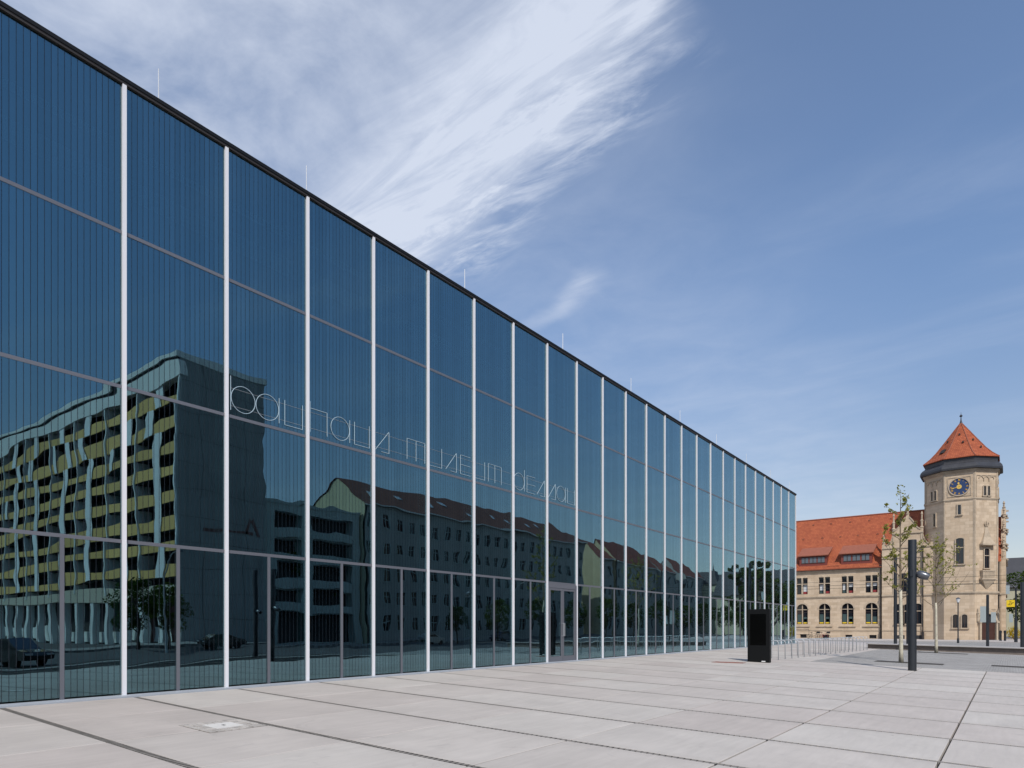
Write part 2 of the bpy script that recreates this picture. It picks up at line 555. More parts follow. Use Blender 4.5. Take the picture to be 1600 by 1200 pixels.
WF = F((0, 0, 0), (1, 0, 0), (0, 0, 1), (0, -1, 0))


class MB:
    def __init__(s):
        s.v, s.f, s.mi = [], [], []
        s.cur = 0

    def add(s, vs, fs):
        b = len(s.v)
        s.v += [tuple(q) for q in vs]
        for q in fs:
            s.f.append(tuple(b + i for i in q))
            s.mi.append(s.cur)
        return s

    def box(s, x0, x1, y0, y1, z0, z1):
        return s.boxf(None, x0, x1, z0, z1, -y1, -y0) if False else s.add(
            [(x0, y0, z0), (x1, y0, z0), (x1, y1, z0), (x0, y1, z0), (x0, y0, z1), (x1, y0, z1), (x1, y1, z1), (x0, y1, z1)],
            [(0, 3, 2, 1), (4, 5, 6, 7), (0, 1, 5, 4), (1, 2, 6, 5), (2, 3, 7, 6), (3, 0, 4, 7)])

    def boxf(s, fr, u0, u1, w0, w1, n0, n1):
        vs = [fr.p(u, w, n) for n in (n0, n1) for (u, w) in ((u0, w0), (u1, w0), (u1, w1), (u0, w1))]
        return s.add(vs, [(0, 3, 2, 1), (4, 5, 6, 7), (0, 1, 5, 4), (1, 2, 6, 5), (2, 3, 7, 6), (3, 0, 4, 7)])

    def prism(s, fr, pts, n0, n1, caps=True):
        k = len(pts)
        vs = [fr.p(u, w, n0) for u, w in pts] + [fr.p(u, w, n1) for u, w in pts]
        fs = [(i, (i + 1) % k, k + (i + 1) % k, k + i) for i in range(k)]
        if caps:
            fs += [tuple(range(k - 1, -1, -1)), tuple(range(k, 2 * k))]
        return s.add(vs, fs)

    def tube(s, pts, rad, n=8, cap=True):
        pts = [Vector(p) for p in pts]
        if not isinstance(rad, (list, tuple)):
            rad = [rad] * len(pts)
        vs, fs = [], []
        for i, p in enumerate(pts):
            d = (pts[min(i + 1, len(pts) - 1)] - pts[max(i - 1, 0)]).normalized()
            a = Vector((0, 0, 1)) if abs(d.z) < 0.9 else Vector((1, 0, 0))
            u = d.cross(a).normalized()
            v = d.cross(u).normalized()
            for k in range(n):
                t = 2 * math.pi * k / n
                vs.append(p + (u * math.cos(t) + v * math.sin(t)) * rad[i])
        for i in range(len(pts) - 1):
            for k in range(n):
                fs.append((i * n + k, i * n + (k + 1) % n, (i + 1) * n + (k + 1) % n, (i + 1) * n + k))
        if cap:
            fs.append(tuple(range(n)))
            fs.append(tuple(range((len(pts) - 1) * n, len(pts) * n)))
        return s.add(vs, fs)

    def lathe(s, c, prof, n=16, rot=0.0, sx=1, sy=1):
        """prof: list of (r, z)"""
        vs, fs = [], []
        for r, z in prof:
            for k in range(n):
                t = rot + 2 * math.pi * k / n
                vs.append((c[0] + r * math.cos(t) * sx, c[1] + r * math.sin(t) * sy, c[2] + z))
        for i in range(len(prof) - 1):
            for k in range(n):
                fs.append((i * n + k, i * n + (k + 1) % n, (i + 1) * n + (k + 1) % n, (i + 1) * n + k))
        fs.append(tuple(range(n - 1, -1, -1)))
        fs.append(tuple(range((len(prof) - 1) * n, len(prof) * n)))
        return s.add(vs, fs)

    def ring(s, fr, cu, cw, r0, r1, n0, n1, k=24, a0=0, a1=2 * math.pi):
        full = abs(a1 - a0 - 2 * math.pi) < 1e-6
        m = k if full else k + 1
        vs, fs = [], []
        for i in range(m):
            t = a0 + (a1 - a0) * i / k
            for r, n in ((r0, n0), (r1, n0), (r1, n1), (r0, n1)):
                vs.append(fr.p(cu + r * math.cos(t), cw + r * math.sin(t), n))
        for i in range(k):
            j = (i + 1) % m
            for q in range(4):
                fs.append((i * 4 + q, j * 4 + q, j * 4 + (q + 1) % 4, i * 4 + (q + 1) % 4))
        return s.add(vs, fs)

    def disc(s, fr, cu, cw, r, n0, n1, k=24):
        return s.prism(fr, [(cu + r * math.cos(2 * math.pi * i / k), cw + r * math.sin(2 * math.pi * i / k)) for i in range(k)], n0, n1)

    def mesh(s, name, mats, org=(0, 0, 0), smooth=False, fixn=True):
        me = bpy.data.meshes.new(name)
        o = Vector(org)
        me.from_pydata([(v[0] - o.x, v[1] - o.y, v[2] - o.z) for v in s.v], [], s.f)
        for m in (mats if isinstance(mats, (list, tuple)) else [mats]):
            me.materials.append(m)
        if max(s.mi, default=0) > 0:
            me.polygons.foreach_set('material_index', s.mi)
        if fixn:
            b = bmesh.new()
            b.from_mesh(me)
            bmesh.ops.recalc_face_normals(b, faces=b.faces)
            b.to_mesh(me)
            b.free()
        if smooth:
            me.polygons.foreach_set('use_smooth', [True] * len(me.polygons))
            if smooth != 'all':
                me.set_sharp_from_angle(angle=R(40))
        return me


def thing(name, label, cat, loc=(0, 0, 0), group=None, rz=0.0):
    o = bpy.data.objects.new(name, None)
    o.empty_display_size = 0.3
    o.location = loc
    o.rotation_euler = (0, 0, rz)
    COL.objects.link(o)
    o['label'] = label
    o['category'] = cat
    if group:
        o['group'] = group
    return o


def org_of(o):
    v = Vector((0, 0, 0))
    while o:
        v += o.location
        o = o.parent
    return v


def part(name, mb, m, parent, smooth=False, label=None, kind=None, fixn=True):
    """mesh given in world coordinates under an unrotated parent"""
    og = org_of(parent)
    me = mb.mesh(name, m, og, smooth, fixn)
    o = bpy.data.objects.new(name, me)
    o.parent = parent
    COL.objects.link(o)
    if label:
        o['label'] = label
    if kind:
        o['kind'] = kind
    return o


def inst(name, me, parent, loc, rz=0.0, scale=None):
    """object sharing mesh data; loc is in world coordinates"""
    o = bpy.data.objects.new(name, me)
    o.parent = parent
    o.location = Vector(loc) - org_of(parent)
    o.rotation_euler = (0, 0, rz)
    if scale:
        o.scale = scale
    COL.objects.link(o)
    return o


def solo(name, mb, m, label, cat, group=None, smooth=False, loc=(0, 0, 0)):
    me = mb.mesh(name, m, loc, smooth)
    o = bpy.data.objects.new(name, me)
    o.location = loc
    COL.objects.link(o)
    o['label'] = label
    o['category'] = cat
    if group:
        o['group'] = group
    return o


def struct(name, mb, m, smooth=False):
    me = mb.mesh(name, m, (0, 0, 0), smooth)
    o = bpy.data.objects.new(name, me)
    COL.objects.link(o)
    o['kind'] = 'structure'
    return o


def copy_tree(o, parent=None, loc=None, rz=None, scale=None):
    c = o.copy()
    COL.objects.link(c)
    c.parent = parent
    if loc is not None:
        c.location = loc
    if rz is not None:
        c.rotation_euler = (0, 0, rz)
    if scale is not None:
        c.scale = scale
    for ch in list(o.children):
        copy_tree(ch, c)
    return c


def sstep(a, b, x):
    t = min(1, max(0, (x - a) / (b - a)))
    return t * t * (3 - 2 * t)


def hz(x, y):
    """height of the paved ground"""
    near = -0.0288 * min(26.0, max(0.0, x))
    k = sstep(62, 96, y)
    return near * (1 - k) - 0.45 * k


ORD = ['first', 'second', 'third', 'fourth', 'fifth', 'sixth', 'seventh', 'eighth', 'ninth', 'tenth', 'eleventh', 'twelfth', 'thirteenth',
       'fourteenth', 'fifteenth', 'sixteenth', 'seventeenth', 'eighteenth', 'nineteenth', 'twentieth']


def sheet(mb, x0, x1, y0, y1, nx, ny, dz, thick=0.0):
    vs, fs = [], []
    for j in range(ny + 1):
        for i in range(nx + 1):
            x = x0 + (x1 - x0) * i / nx
            y = y0 + (y1 - y0) * j / ny
            vs.append((x, y, hz(x, y) + dz))
    for j in range(ny):
        for i in range(nx):
            a = j * (nx + 1) + i
            fs.append((a, a + 1, a + nx + 2, a + nx + 1))
    if thick:
        k = len(vs)
        vs += [(x, y, z - thick) for x, y, z in vs]
        edge = [i for i in range(nx + 1)] + [j * (nx + 1) + nx for j in range(1, ny + 1)] + [ny * (nx + 1) + i for i in range(nx - 1, -1, -1)] + [j * (nx + 1) for j in range(ny - 1, 0, -1)]
        for q in range(len(edge)):
            a, b = edge[q], edge[(q + 1) % len(edge)]
            fs.append((a, k + a, k + b, b))
    mb.add(vs, fs)


# ------------------------------------------------------------------ ground
g = MB()
xs = [-3000, -700, -200, -60, -20, -5, 0, 3, 6, 9, 12, 15, 18, 21, 24, 26, 30, 40, 58, 80, 150, 400, 1000, 3000]
ys = [-3000, -500, -100, -20, 0, 20, 40, 55, 62, 66, 70, 74, 78, 82, 86, 90, 96, 110, 140, 250, 600, 3000]
g.add([(x, y, hz(x, y) - 0.15) for y in ys for x in xs],
      [(j * len(xs) + i, j * len(xs) + i + 1, (j + 1) * len(xs) + i + 1, (j + 1) * len(xs) + i) for j in range(len(ys) - 1) for i in range(len(xs) - 1)])
struct('ground', g, M['ground_asphalt'])

# ---- plaza of big cast slabs with slot drains between the rows
J0, JS, L0, LS = 3.7217, 2.1565, 6.7568, 2.1603
DW = 0.10                                   # drain width
EDGE_Y = 32.66
b = MB()
b.add([(0.2, -12, hz(0.2, 0) - 0.145), (30, -12, hz(30, 0) - 0.145), (30, 33, hz(30, 0) - 0.145), (0.2, 33, hz(0.2, 0) - 0.145)], [(0, 1, 2, 3)])
b.add([(0.2, 33, hz(0.2, 0) - 0.145), (6.7, 33, hz(6.7, 0) - 0.145), (6.7, 59, hz(6.7, 0) - 0.145), (0.2, 59, hz(0.2, 0) - 0.145)], [(0, 1, 2, 3)])
plaza = struct('plaza', b, M['drain_slot'])
cols = [L0 + LS * k for k in range(-3, 6)]   # joint lines along the facade
slope_y = math.atan(0.0288)


def slab_mesh(wx, wy, th=0.14, ch=0.006):
    m = MB()
    x, y = wx / 2, wy / 2
    vs = []
    for (dx, z) in ((0, -th), (0, -ch), (ch, 0)):
        vs += [(-x + dx, -y + dx, z), (x - dx, -y + dx, z), (x - dx, y - dx, z), (-x + dx, y - dx, z)]
    fs = [(8, 9, 10, 11)]
    for l in (0, 4):
        for i in range(4):
            fs.append((l + i, l + (i + 1) % 4, l + 4 + (i + 1) % 4, l + 4 + i))
    m.add(vs, fs)
    return m.mesh('paving_slab', M['cast_concrete'])


me_slab = slab_mesh(LS - 0.024, JS - DW)
me_edge = slab_mesh(LS - 0.04, JS - DW)
for k in range(-6, 26):
    y0 = J0 + JS * k
    yc = y0 + JS / 2
    last = False
    for i in range(len(cols) - 1):
        xa = cols[i]
        xc = xa + LS / 2
        if xc > 6.7568 and yc + JS / 2 > EDGE_Y + 0.9:
            continue
        if yc < -6 and xc > 12:
            pass
        o = inst('paving_slab', me_edge if i == 5 else me_slab, plaza, (xc, yc, hz(xc, 0) + random.uniform(-0.0015, 0.0015)))
        o.rotation_euler = (random.uniform(-.0006, .0006), slope_y, 0)
# slot drain gratings
for k in range(-4, 26):
    y = J0 + JS * k
    x1 = 24.0 if y < 31.6 else 6.70
    gm = MB()
    n = int((x1 - 0.3) / 0.085)
    for q in range(n):
        x = 0.30 + q * 0.085
        z = hz(x, 0)
        gm.add([(x, y - 0.046, z - 0.003), (x + 0.066, y - 0.046, z - 0.003), (x + 0.066, y + 0.046, z - 0.003), (x, y + 0.046, z - 0.003)], [(0, 1, 2, 3)])
        gm.add([(x, y - 0.046, z - 0.03), (x, y - 0.046, z - 0.003), (x, y + 0.046, z - 0.003), (x, y + 0.046, z - 0.03)], [(0, 1, 2, 3)])
    for s in (-1, 1):
        ya, yb = sorted((y + s * 0.046, y + s * 0.049))
        gm.add([(0.3, ya, hz(.3, 0) - .001), (x1, ya, hz(x1, 0) - .001), (x1, yb, hz(x1, 0) - .001), (0.3, yb, hz(.3, 0) - .001)], [(0, 1, 2, 3)])
    part('drain_grating', gm, M['drain_steel'], plaza, kind='stuff', fixn=False)

# ---- setts, forecourt and street surfaces
b = MB()
sheet(b, 6.80, 26.0, 31.80, 52.0, 10, 6, 0.0, 0.15)
sheet(b, 24.1, 26.0, -30, 31.79, 2, 6, 0.0, 0.15)
struct('cobbled_pavement', b, M['grey_setts'])
b = MB()
sheet(b, 6.80, 26.0, 52.02, 71, 10, 8, -0.004, 0.15)
sheet(b, 0.25, 6.78, 59.6, 71, 4, 6, 0.0, 0.15)
sheet(b, -60, 0.2, 59.6, 71, 6, 6, 0.0, 0.15)
struct('forecourt', b, M['forecourt_concrete'])
b = MB()
sheet(b, -80, 26, 71.02, 99, 16, 12, -0.10)
struct('tram_street', b, M['street_pavers'])
b = MB()
sheet(b, -80, 30, 99.0, 140, 16, 6, 0.0, 0.15)
struct('pavement', b, M['forecourt_concrete'])
b = MB()
for yy in (79.0, 80.45, 86.0, 87.45):
    sheet(b, -80, 26, yy, yy + 0.09, 16, 1, -0.085)
struct('tram_rails', b, M['drain_steel'])
b = MB()
b.box(50, 58.4, -60, 230, -1.0, -0.66)
struct('far_pavement', b, M['street_pavers'])

# ------------------------------------------------------------------ museum
YM = [5.8053 + BAY * n for n in range(-6, 25)]
PAN = 3.06
GX = -0.07
mus = thing('museum_building', 'long four-storey museum with reflecting blue glass facade and white fins', 'museum', (0, 25, 0))


def pane_mesh(wy, wz):
    m = MB()
    m.box(-0.024, 0, 0, wy, 0, wz)
    return m.mesh('glass_pane', M['coated_glass'])


TH = 0.07                                    # transom height
pw = BAY - 0.08
me_p = pane_mesh(pw, PAN - TH)
me_top = pane_mesh(pw, PAN - TH / 2 - 0.125)
me_h = pane_mesh(pw / 2 - 0.035, PAN - 0.05 - TH / 2)
prnd = random.Random(31)


def tilt_pane(o):
    """glazing is never set perfectly flat"""
    o.rotation_euler = (0, prnd.gauss(0, .0006), prnd.gauss(0, .0008))


DOOR = 13                                    # bay with the double door
for n in range(len(YM) - 1):
    y = YM[n] + 0.04
    for k in (1, 2):
        tilt_pane(inst('glass_pane', me_p, mus, (GX, y, k * PAN + TH / 2)))
    tilt_pane(inst('glass_pane', me_top, mus, (GX, y, 3 * PAN + TH / 2)))
    if n != DOOR:
        for h in (0, 1):
            tilt_pane(inst('glass_pane', me_h, mus, (GX, y + h * (pw / 2 + 0.035), 0.05)))
m = MB()
m.box(GX, GX + 0.052, -0.037, 0.037, 0.0, 4 * PAN - 0.135)
me_mul = m.mesh('mullion', M['mullion_aluminium'])
m = MB()
m.box(-0.48, -0.12, -0.03, 0.03, 0.0, 4 * PAN - 0.40)
me_post = m.mesh('inner_post', M['interior_post'])
m = MB()
m.box(-0.11, GX + 0.012, 0.039, 0.039 + pw, -TH / 2, TH / 2)
me_tr = m.mesh('transom', M['transom_aluminium'])
m = MB()
m.box(-0.11, GX + 0.02, -0.035, 0.035, 0.02, PAN - TH / 2)
me_mid = m.mesh('mid_post', M['transom_aluminium'])
for n, y in enumerate(YM):
    inst('mullion', me_mul, mus, (0, y, 0))
    inst('inner_post', me_post, mus, (0, y, 0))
    if n < len(YM) - 1:
        for k in (1, 2, 3):
            inst('transom', me_tr, mus, (0, y, k * PAN))
        if n != DOOR:
            inst('mid_post', me_mid, mus, (0, y + BAY / 2, 0))
YA, YB = YM[0] - 0.03, YM[-1] + 0.03
# double door
yd = YM[DOOR]
m = MB()
m.box(-0.12, -0.02, yd + 0.039, yd + 0.12, 0.0, PAN - TH / 2)
m.box(-0.12, -0.02, yd + BAY - 0.12, yd + BAY - 0.039, 0.0, PAN - TH / 2)
m.box(-0.12, -0.021, yd + 0.12, yd + BAY - 0.12, PAN - 0.20, PAN - TH / 2)
door = part('door_frame', m, M['transom_aluminium'], mus)
for h in (0, 1):
    ya = yd + 0.125 + h * (BAY / 2 - 0.12)
    yb = ya + BAY / 2 - 0.135
    m = MB()
    m.box(-0.10, -0.03, ya, ya + 0.09, 0.02, PAN - 0.21)
    m.box(-0.10, -0.03, yb - 0.09, yb, 0.02, PAN - 0.21)
    m.box(-0.10, -0.031, ya + 0.09, yb - 0.09, 0.02, 0.22)
    m.box(-0.10, -0.031, ya + 0.09, yb - 0.09, PAN - 0.29, PAN - 0.21)
    lf = part('door_leaf', m, M['transom_aluminium'], mus)
    m = MB()
    m.box(-0.08, -0.06, ya + 0.09, yb - 0.09, 0.22, PAN - 0.29)
    part('pane', m, M['coated_glass'], lf)
    m = MB()
    yh = (yb - 0.045) if h == 0 else (ya + 0.045)
    m.tube([(-0.03, yh, 1.0), (0.03, yh, 1.0), (0.03, yh, 1.5), (-0.03, yh, 1.5)], 0.012, 6)
    part('handle', m, M['galvanised_steel'], lf)
# roof edge, base sill, interior volume
m = MB()
m.box(-0.6, -0.005, YA - 0.1, YB + 0.1, 4 * PAN - 0.075, 4 * PAN + 0.0)
part('roof_edge', m, M['roof_edge_metal'], mus)
m = MB()
m.box(-0.5, -0.02, YA - 0.06, YB + 0.06, 4 * PAN - 0.13, 4 * PAN - 0.077)
part('roof_soffit', m, M['roof_soffit_metal'], mus)
m = MB()
m.box(-0.12, 0.24, YA - 0.05, YB + 0.05, -0.14, 0.018)
part('base_sill', m, M['sill_metal'], mus)
m = MB()
m.box(-24.6, -0.62, YA - 0.1, YB + 0.1, 4 * PAN - 0.10, 4 * PAN - 0.01)
part('roof', m, M['roof_edge_metal'], mus)
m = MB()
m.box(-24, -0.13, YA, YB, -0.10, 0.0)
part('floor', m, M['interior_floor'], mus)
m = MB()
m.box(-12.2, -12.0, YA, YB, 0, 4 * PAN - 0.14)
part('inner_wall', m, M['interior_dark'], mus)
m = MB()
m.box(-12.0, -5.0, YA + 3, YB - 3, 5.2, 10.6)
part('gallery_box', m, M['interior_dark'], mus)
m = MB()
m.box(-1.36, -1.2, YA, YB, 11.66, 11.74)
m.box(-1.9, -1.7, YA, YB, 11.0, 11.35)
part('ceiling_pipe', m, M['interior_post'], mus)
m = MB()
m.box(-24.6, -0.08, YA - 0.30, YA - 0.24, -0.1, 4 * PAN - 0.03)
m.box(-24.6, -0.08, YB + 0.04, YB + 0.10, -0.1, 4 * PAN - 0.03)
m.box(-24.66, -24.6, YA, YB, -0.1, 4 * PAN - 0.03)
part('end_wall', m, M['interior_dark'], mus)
m = MB()
m.tube([(0, 0, 0), (0, 0, 1.05)], [0.014, 0.011], 6)
me_rod = m.mesh('lightning_rod', M['rod_steel'])
for na in (0.30, 1.97, 4.76, 7.48, 10.2, 12.85, 15.4, 18.0, 20.6, 23.0):
    ya = (5.8053 + BAY * na) * (13.97 + 0.55) / 13.97
    inst('lightning_rod', me_rod, mus, (-0.55, ya, 4 * PAN))

# ---- lettering on the facade
sign = thing('facade_lettering', 'thin white outline lettering bauhaus museum dessau on the glass facade', 'sign', (-0.05, 8.0, 6.26))
ZB, ZT, ZA = 6.26, 6.86, 7.03
LT = 0.0075


def stroke(mb, pts):
    mb.tube([(-0.055, y, z) for y, z in pts], LT, 6)


def circ(mb, ya, yb):
    c, r = (ya + yb) / 2, (yb - ya) / 2
    n = 36
    pts = [(c + r * math.cos(2 * math.pi * i / n), (ZB + ZT) / 2 + 0.30 * math.sin(2 * math.pi * i / n)) for i in range(n + 1)]
    stroke(mb, pts)


def letter(ch, y0, y1):
    m = MB()
    if ch == 'b':
        circ(m, y0, y1)
        stroke(m, [(y0 - 0.01, ZB), (y0 - 0.01, ZA)])
    elif ch == 'd':
        circ(m, y0, y1)
        stroke(m, [(y1 + 0.01, ZB), (y1 + 0.01, ZA)])
    elif ch == 'a':
        circ(m, y0, y1)
        stroke(m, [(y1 + 0.01, ZB), (y1 + 0.01, ZT)])
    elif ch == 'u':
        stroke(m, [(y0, ZT), (y0, ZB)])
        stroke(m, [(y0, ZB), (y1, ZB)])
        stroke(m, [(y1, ZB), (y1, ZT)])
    elif ch == 'h':
        stroke(m, [(y0, ZB), (y0, ZA)])
        stroke(m, [(y0, ZT), (y1, ZT)])
        stroke(m, [(y1, ZB), (y1, ZT)])
    elif ch == 'm':
        ym = (y0 + y1) / 2
        for q in (y0, ym, y1):
            stroke(m, [(q, ZB), (q, ZT)])
        stroke(m, [(y0, ZT), (y1, ZT)])
    elif ch == 's':
        stroke(m, [(y0, ZB + 0.02), (y1 - 0.01, ZT)])
        stroke(m, [(y1, ZT), (y1, ZB)])
        stroke(m, [(y0 + 0.22, ZB), (y1, ZB)])
    elif ch == 'e':
        stroke(m, [(y0, ZB), (y0, ZT)])
        for z in (ZB, (ZB + ZT) / 2, ZT):
            stroke(m, [(y0, z), (y1, z)])
    part('letter', m, M['letter_white'], sign)


for ch, y0, y1 in (('b', 8.06, 8.655), ('a', 8.675, 9.275), ('u', 9.44, 9.94), ('h', 10.165, 10.68), ('a', 10.80, 11.40), ('u', 11.57, 12.08),
                   ('s', 12.30, 12.80), ('m', 13.50, 14.23), ('u', 14.42, 14.97), ('s', 15.15, 15.65), ('e', 15.84, 16.32), ('u', 16.54, 17.06),
                   ('m', 17.25, 17.96), ('d', 18.68, 19.31), ('e', 19.48, 20.0), ('s', 20.11, 20.61), ('s', 20.86, 21.36), ('a', 21.45, 22.06),
                   ('u', 22.22, 22.75)):
    letter(ch, y0, y1)
m = MB()
for z in (ZB + 0.10, ZT - 0.10):
    m.tube([(-0.062, 8.05, z), (-0.062, 22.75, z)], 0.003, 4)
part('support_wire', m, M['sill_metal'], sign)

# ------------------------------------------------------------------ plaza furniture
# information totem
tz = hz(5.4, 0)
tot = thing('info_totem', 'black upright information totem with a dark screen on the plaza', 'totem', (5.4, 28.9, tz))
m = MB()
FT = F((5.40, 28.8, tz), (1, 0, 0), (0, 0, 1), (0, -1, 0))
m.boxf(FT, -0.46, 0.46, 0.0, 2.27, -0.22, 0.0)
tb = part('body', m, M['totem_black'], tot)
m = MB()
m.boxf(FT, -0.35, 0.31, 0.73, 2.06, 0.0, 0.006)
part('screen', m, M['totem_screen'], tot)
m = MB()
m.boxf(FT, 0.13, 0.29, 0.025, 0.065, 0.0, 0.004)
part('label_plate', m, M['lamp_glass'], tot)
# rust red floor hatch
m = MB()
b = MB()
zf = hz(4.7, 0)
m.add([(4.05, 26.9, hz(4.05, 0) + .012), (5.15, 27.35, hz(5.15, 0) + .012), (5.15, 27.95, hz(5.15, 0) + .012), (4.05, 27.5, hz(4.05, 0) + .012),
       (4.05, 26.9, hz(4.05, 0) - .05), (5.15, 27.35, hz(5.15, 0) - .05), (5.15, 27.95, hz(5.15, 0) - .05), (4.05, 27.5, hz(4.05, 0) - .05)],
      [(0, 1, 2, 3), (0, 4, 5, 1), (1, 5, 6, 2), (2, 6, 7, 3), (3, 7, 4, 0)])
solo('floor_plate', m, M['rust_plate'], 'flat rust red plate lying on the paving left of the black totem', 'plate', loc=(4.6, 27.4, zf))

# stone access cover framed by small setts
acx, acy = 4.45, 5.35
ac = thing('access_cover', 'pale square stone access cover framed with small setts in the slab', 'access cover', (acx, acy, hz(acx, 0)))


def tilt(mb):
    """lift a flat piece onto the sloping slab"""
    mb.v = [(x, y, z + hz(x, 0)) for x, y, z in mb.v]
    return mb


m = MB()
m.box(acx - 0.22, acx + 0.22, acy - 0.22, acy + 0.22, -0.02, 0.008)
part('cover', tilt(m), M['cover_stone'], ac)
m = MB()
m.box(acx - 0.455, acx + 0.455, acy - 0.455, acy + 0.455, -0.02, 0.003)
part('bed', tilt(m), M['joint_grey'], ac)
m = MB()
m.box(acx - 0.03, acx + 0.03, acy - 0.02, acy + 0.02, 0.008, 0.011)
part('lifting_slot', tilt(m), M['drain_slot'], ac)
m = MB()
m.box(-0.05, 0.05, -0.05, 0.05, -0.02, 0.0)
for q in range(4, 8):
    m.v[q] = (m.v[q][0] * .86, m.v[q][1] * .86, m.v[q][2])
me_sett = m.mesh('sett', M['sett_stone'])
for i in range(8):
    for j in range(8):
        if (2 <= i <= 5) and (2 <= j <= 5):
            continue
        x = acx - 0.395 + 0.113 * i + random.uniform(-.008, .008)
        y = acy - 0.395 + 0.113 * j + random.uniform(-.008, .008)
        o = inst('sett', me_sett, ac, (x, y, hz(x, 0) + random.uniform(0.008, 0.014)), random.uniform(-.1, .1))

# lighting columns


def column(name, x, y, h, r, label, lamp=None, lamp_dir=0.0, group='dark lighting columns'):
    z = hz(x, y)
    c = thing(name, label, 'lighting column', (x, y, z), group)
    m = MB()
    m.lathe((x, y, z - 0.05), [(r, 0), (r, h - 0.02), (r * 0.97, h), (r * 0.2, h + 0.001)], 24)
    part('pole', m, M['pole_anthracite'], c, smooth=True)
    m = MB()
    m.lathe((x, y, z), [(r * 1.06, 0.0), (r * 1.06, 0.012), (r, 0.014)], 24)
    part('base_ring', m, M['drain_slot'], c, smooth=True)
    if lamp:
        dx, dy = math.cos(lamp_dir), math.sin(lamp_dir)
        zl = z + lamp
        A = Vector((x, y, zl))
        d = Vector((dx, dy, 0))
        m = MB()
        ax = (d + Vector((0, 0, -0.42))).normalized()
        pts, rad = [], []
        for q, rr in ((0.08, 0.05), (0.15, 0.13), (0.24, 0.155), (0.40, 0.15), (0.52, 0.12), (0.53, 0.115)):
            pts.append(A + ax * q + d * 0.05 + Vector((0, 0, 0.04)))
            rad.append(rr)
        m.tube(pts, rad, 18)
        hd = part('lamp_head', m, M['lamp_grey'], c, smooth=True)
        m = MB()
        e = A + ax * 0.531 + d * 0.05 + Vector((0, 0, 0.04))
        m.tube([e, e + ax * 0.006], 0.105, 18)
        part('lens', m, M['car_glass'], hd)
        m = MB()
        m.tube([A, A + d * (r + 0.10)], 0.035, 10)
        m.box(x - 0.05, x + 0.05, y - r - 0.03, y - r + 0.03, zl - 0.12, zl + 0.12)
        part('bracket', m, M['pole_anthracite'], c)
    return c


column('lighting_column', 10.98, 29.4, 5.06, 0.145, 'thick dark lighting column with a spotlight head on its right side', 3.72, R(5))
column('lighting_column', 6.1, 65.1, 7.75, 0.13, 'tall plain dark column rising left of the pale trunked tree')
column('lighting_column', 8.0, 56.1, 5.2, 0.12, 'plain dark column mostly hidden behind the thick spotlight column')
column('lighting_column', 14.78, 68.6, 5.5, 0.15, 'plain dark column at the right edge of the view')
column('lighting_column', 20.5, 22.5, 5.4, 0.145, 'dark spotlight column mirrored in the glass right of the dark car', 3.0, R(180))
column('lighting_column', 23.4, 23.3, 5.4, 0.145, 'dark spotlight column mirrored in the glass nearest the dark car', 3.0, R(180))

# bike stands
m = MB()
pts = []
wS, hS, rS = 0.62, 0.86, 0.10
pts = [(-wS / 2, 0, -0.05), (-wS / 2, 0, hS - rS)] + [(-wS / 2 + rS - rS * math.cos(a), 0, hS - rS + rS * math.sin(a)) for a in (R(30), R(60), R(90))]
pts += [(wS / 2 - rS + rS * math.sin(a), 0, hS - rS + rS * math.cos(a)) for a in (R(0), R(30), R(60), R(90))] + [(wS / 2, 0, -0.05)]
m.tube(pts, 0.018, 8)
me_hoop = m.mesh('hoop', M['galvanised_steel'], smooth='all')
m = MB()
for s in (-1, 1):
    m.box(s * wS / 2 - 0.05, s * wS / 2 + 0.05, -0.05, 0.05, 0.0, 0.008)
me_foot = m.mesh('foot_plate', M['galvanised_steel'])
for k in range(19):
    y = 31.6 + k * 0.98
    x = 5.15 + 0.052 * (y - 31.6)
    z = hz(x, 0)
    t = thing('bike_stand', 'thin steel bike stand hoop, ' + ORD[k] + ' in the row counted from the black totem', 'bike stand', (x, y, z), 'row of bike stands')
    inst('hoop', me_hoop, t, (x, y, z))
    inst('foot_plate', me_foot, t, (x, y, z))

# low bench
b = thing('low_bench', 'long low bench with pale top and dark base on the far side of the setts', 'bench', (14, 52.8, -0.4))
m = MB()
m.add([(5.95, 52.3, -0.6), (26, 52.3, -1.0), (26, 53.3, -1.0), (5.95, 53.3, -0.6), (5.95, 52.3, 0.13), (26, 52.3, -0.22), (26, 53.3, -0.22), (5.95, 53.3, 0.13)],
      [(0, 3, 2, 1), (4, 5, 6, 7), (0, 1, 5, 4), (1, 2, 6, 5), (2, 3, 7, 6), (3, 0, 4, 7)])
part('base', m, M['bench_dark'], b)
m = MB()
m.add([(5.85, 52.1, 0.132), (26, 52.1, -0.218), (26, 53.4, -0.218), (5.85, 53.4, 0.132), (5.85, 52.1, 0.19), (26, 52.1, -0.158), (26, 53.4, -0.158), (5.85, 53.4, 0.19)],
      [(0, 3, 2, 1), (4, 5, 6, 7), (0, 1, 5, 4), (1, 2, 6, 5), (2, 3, 7, 6), (3, 0, 4, 7)])
part('seat', m, M['bench_top'], b)

# ------------------------------------------------------------------ trees


def leaf_quad(mb, p, size, rnd):
    a = rnd.uniform(0, 2 * math.pi)
    e = rnd.uniform(-0.9, 0.9)
    u = Vector((math.cos(a) * math.cos(e), math.sin(a) * math.cos(e), math.sin(e)))
    v = u.cross(Vector((rnd.uniform(-1, 1), rnd.uniform(-1, 1), rnd.uniform(-1, 1)))).normalized()
    l = size * rnd.uniform(0.7, 1.3)
    mb.add([p - u * l * .5, p + v * l * .34, p + u * l * .5, p - v * l * .34], [(0, 1, 2, 3)])


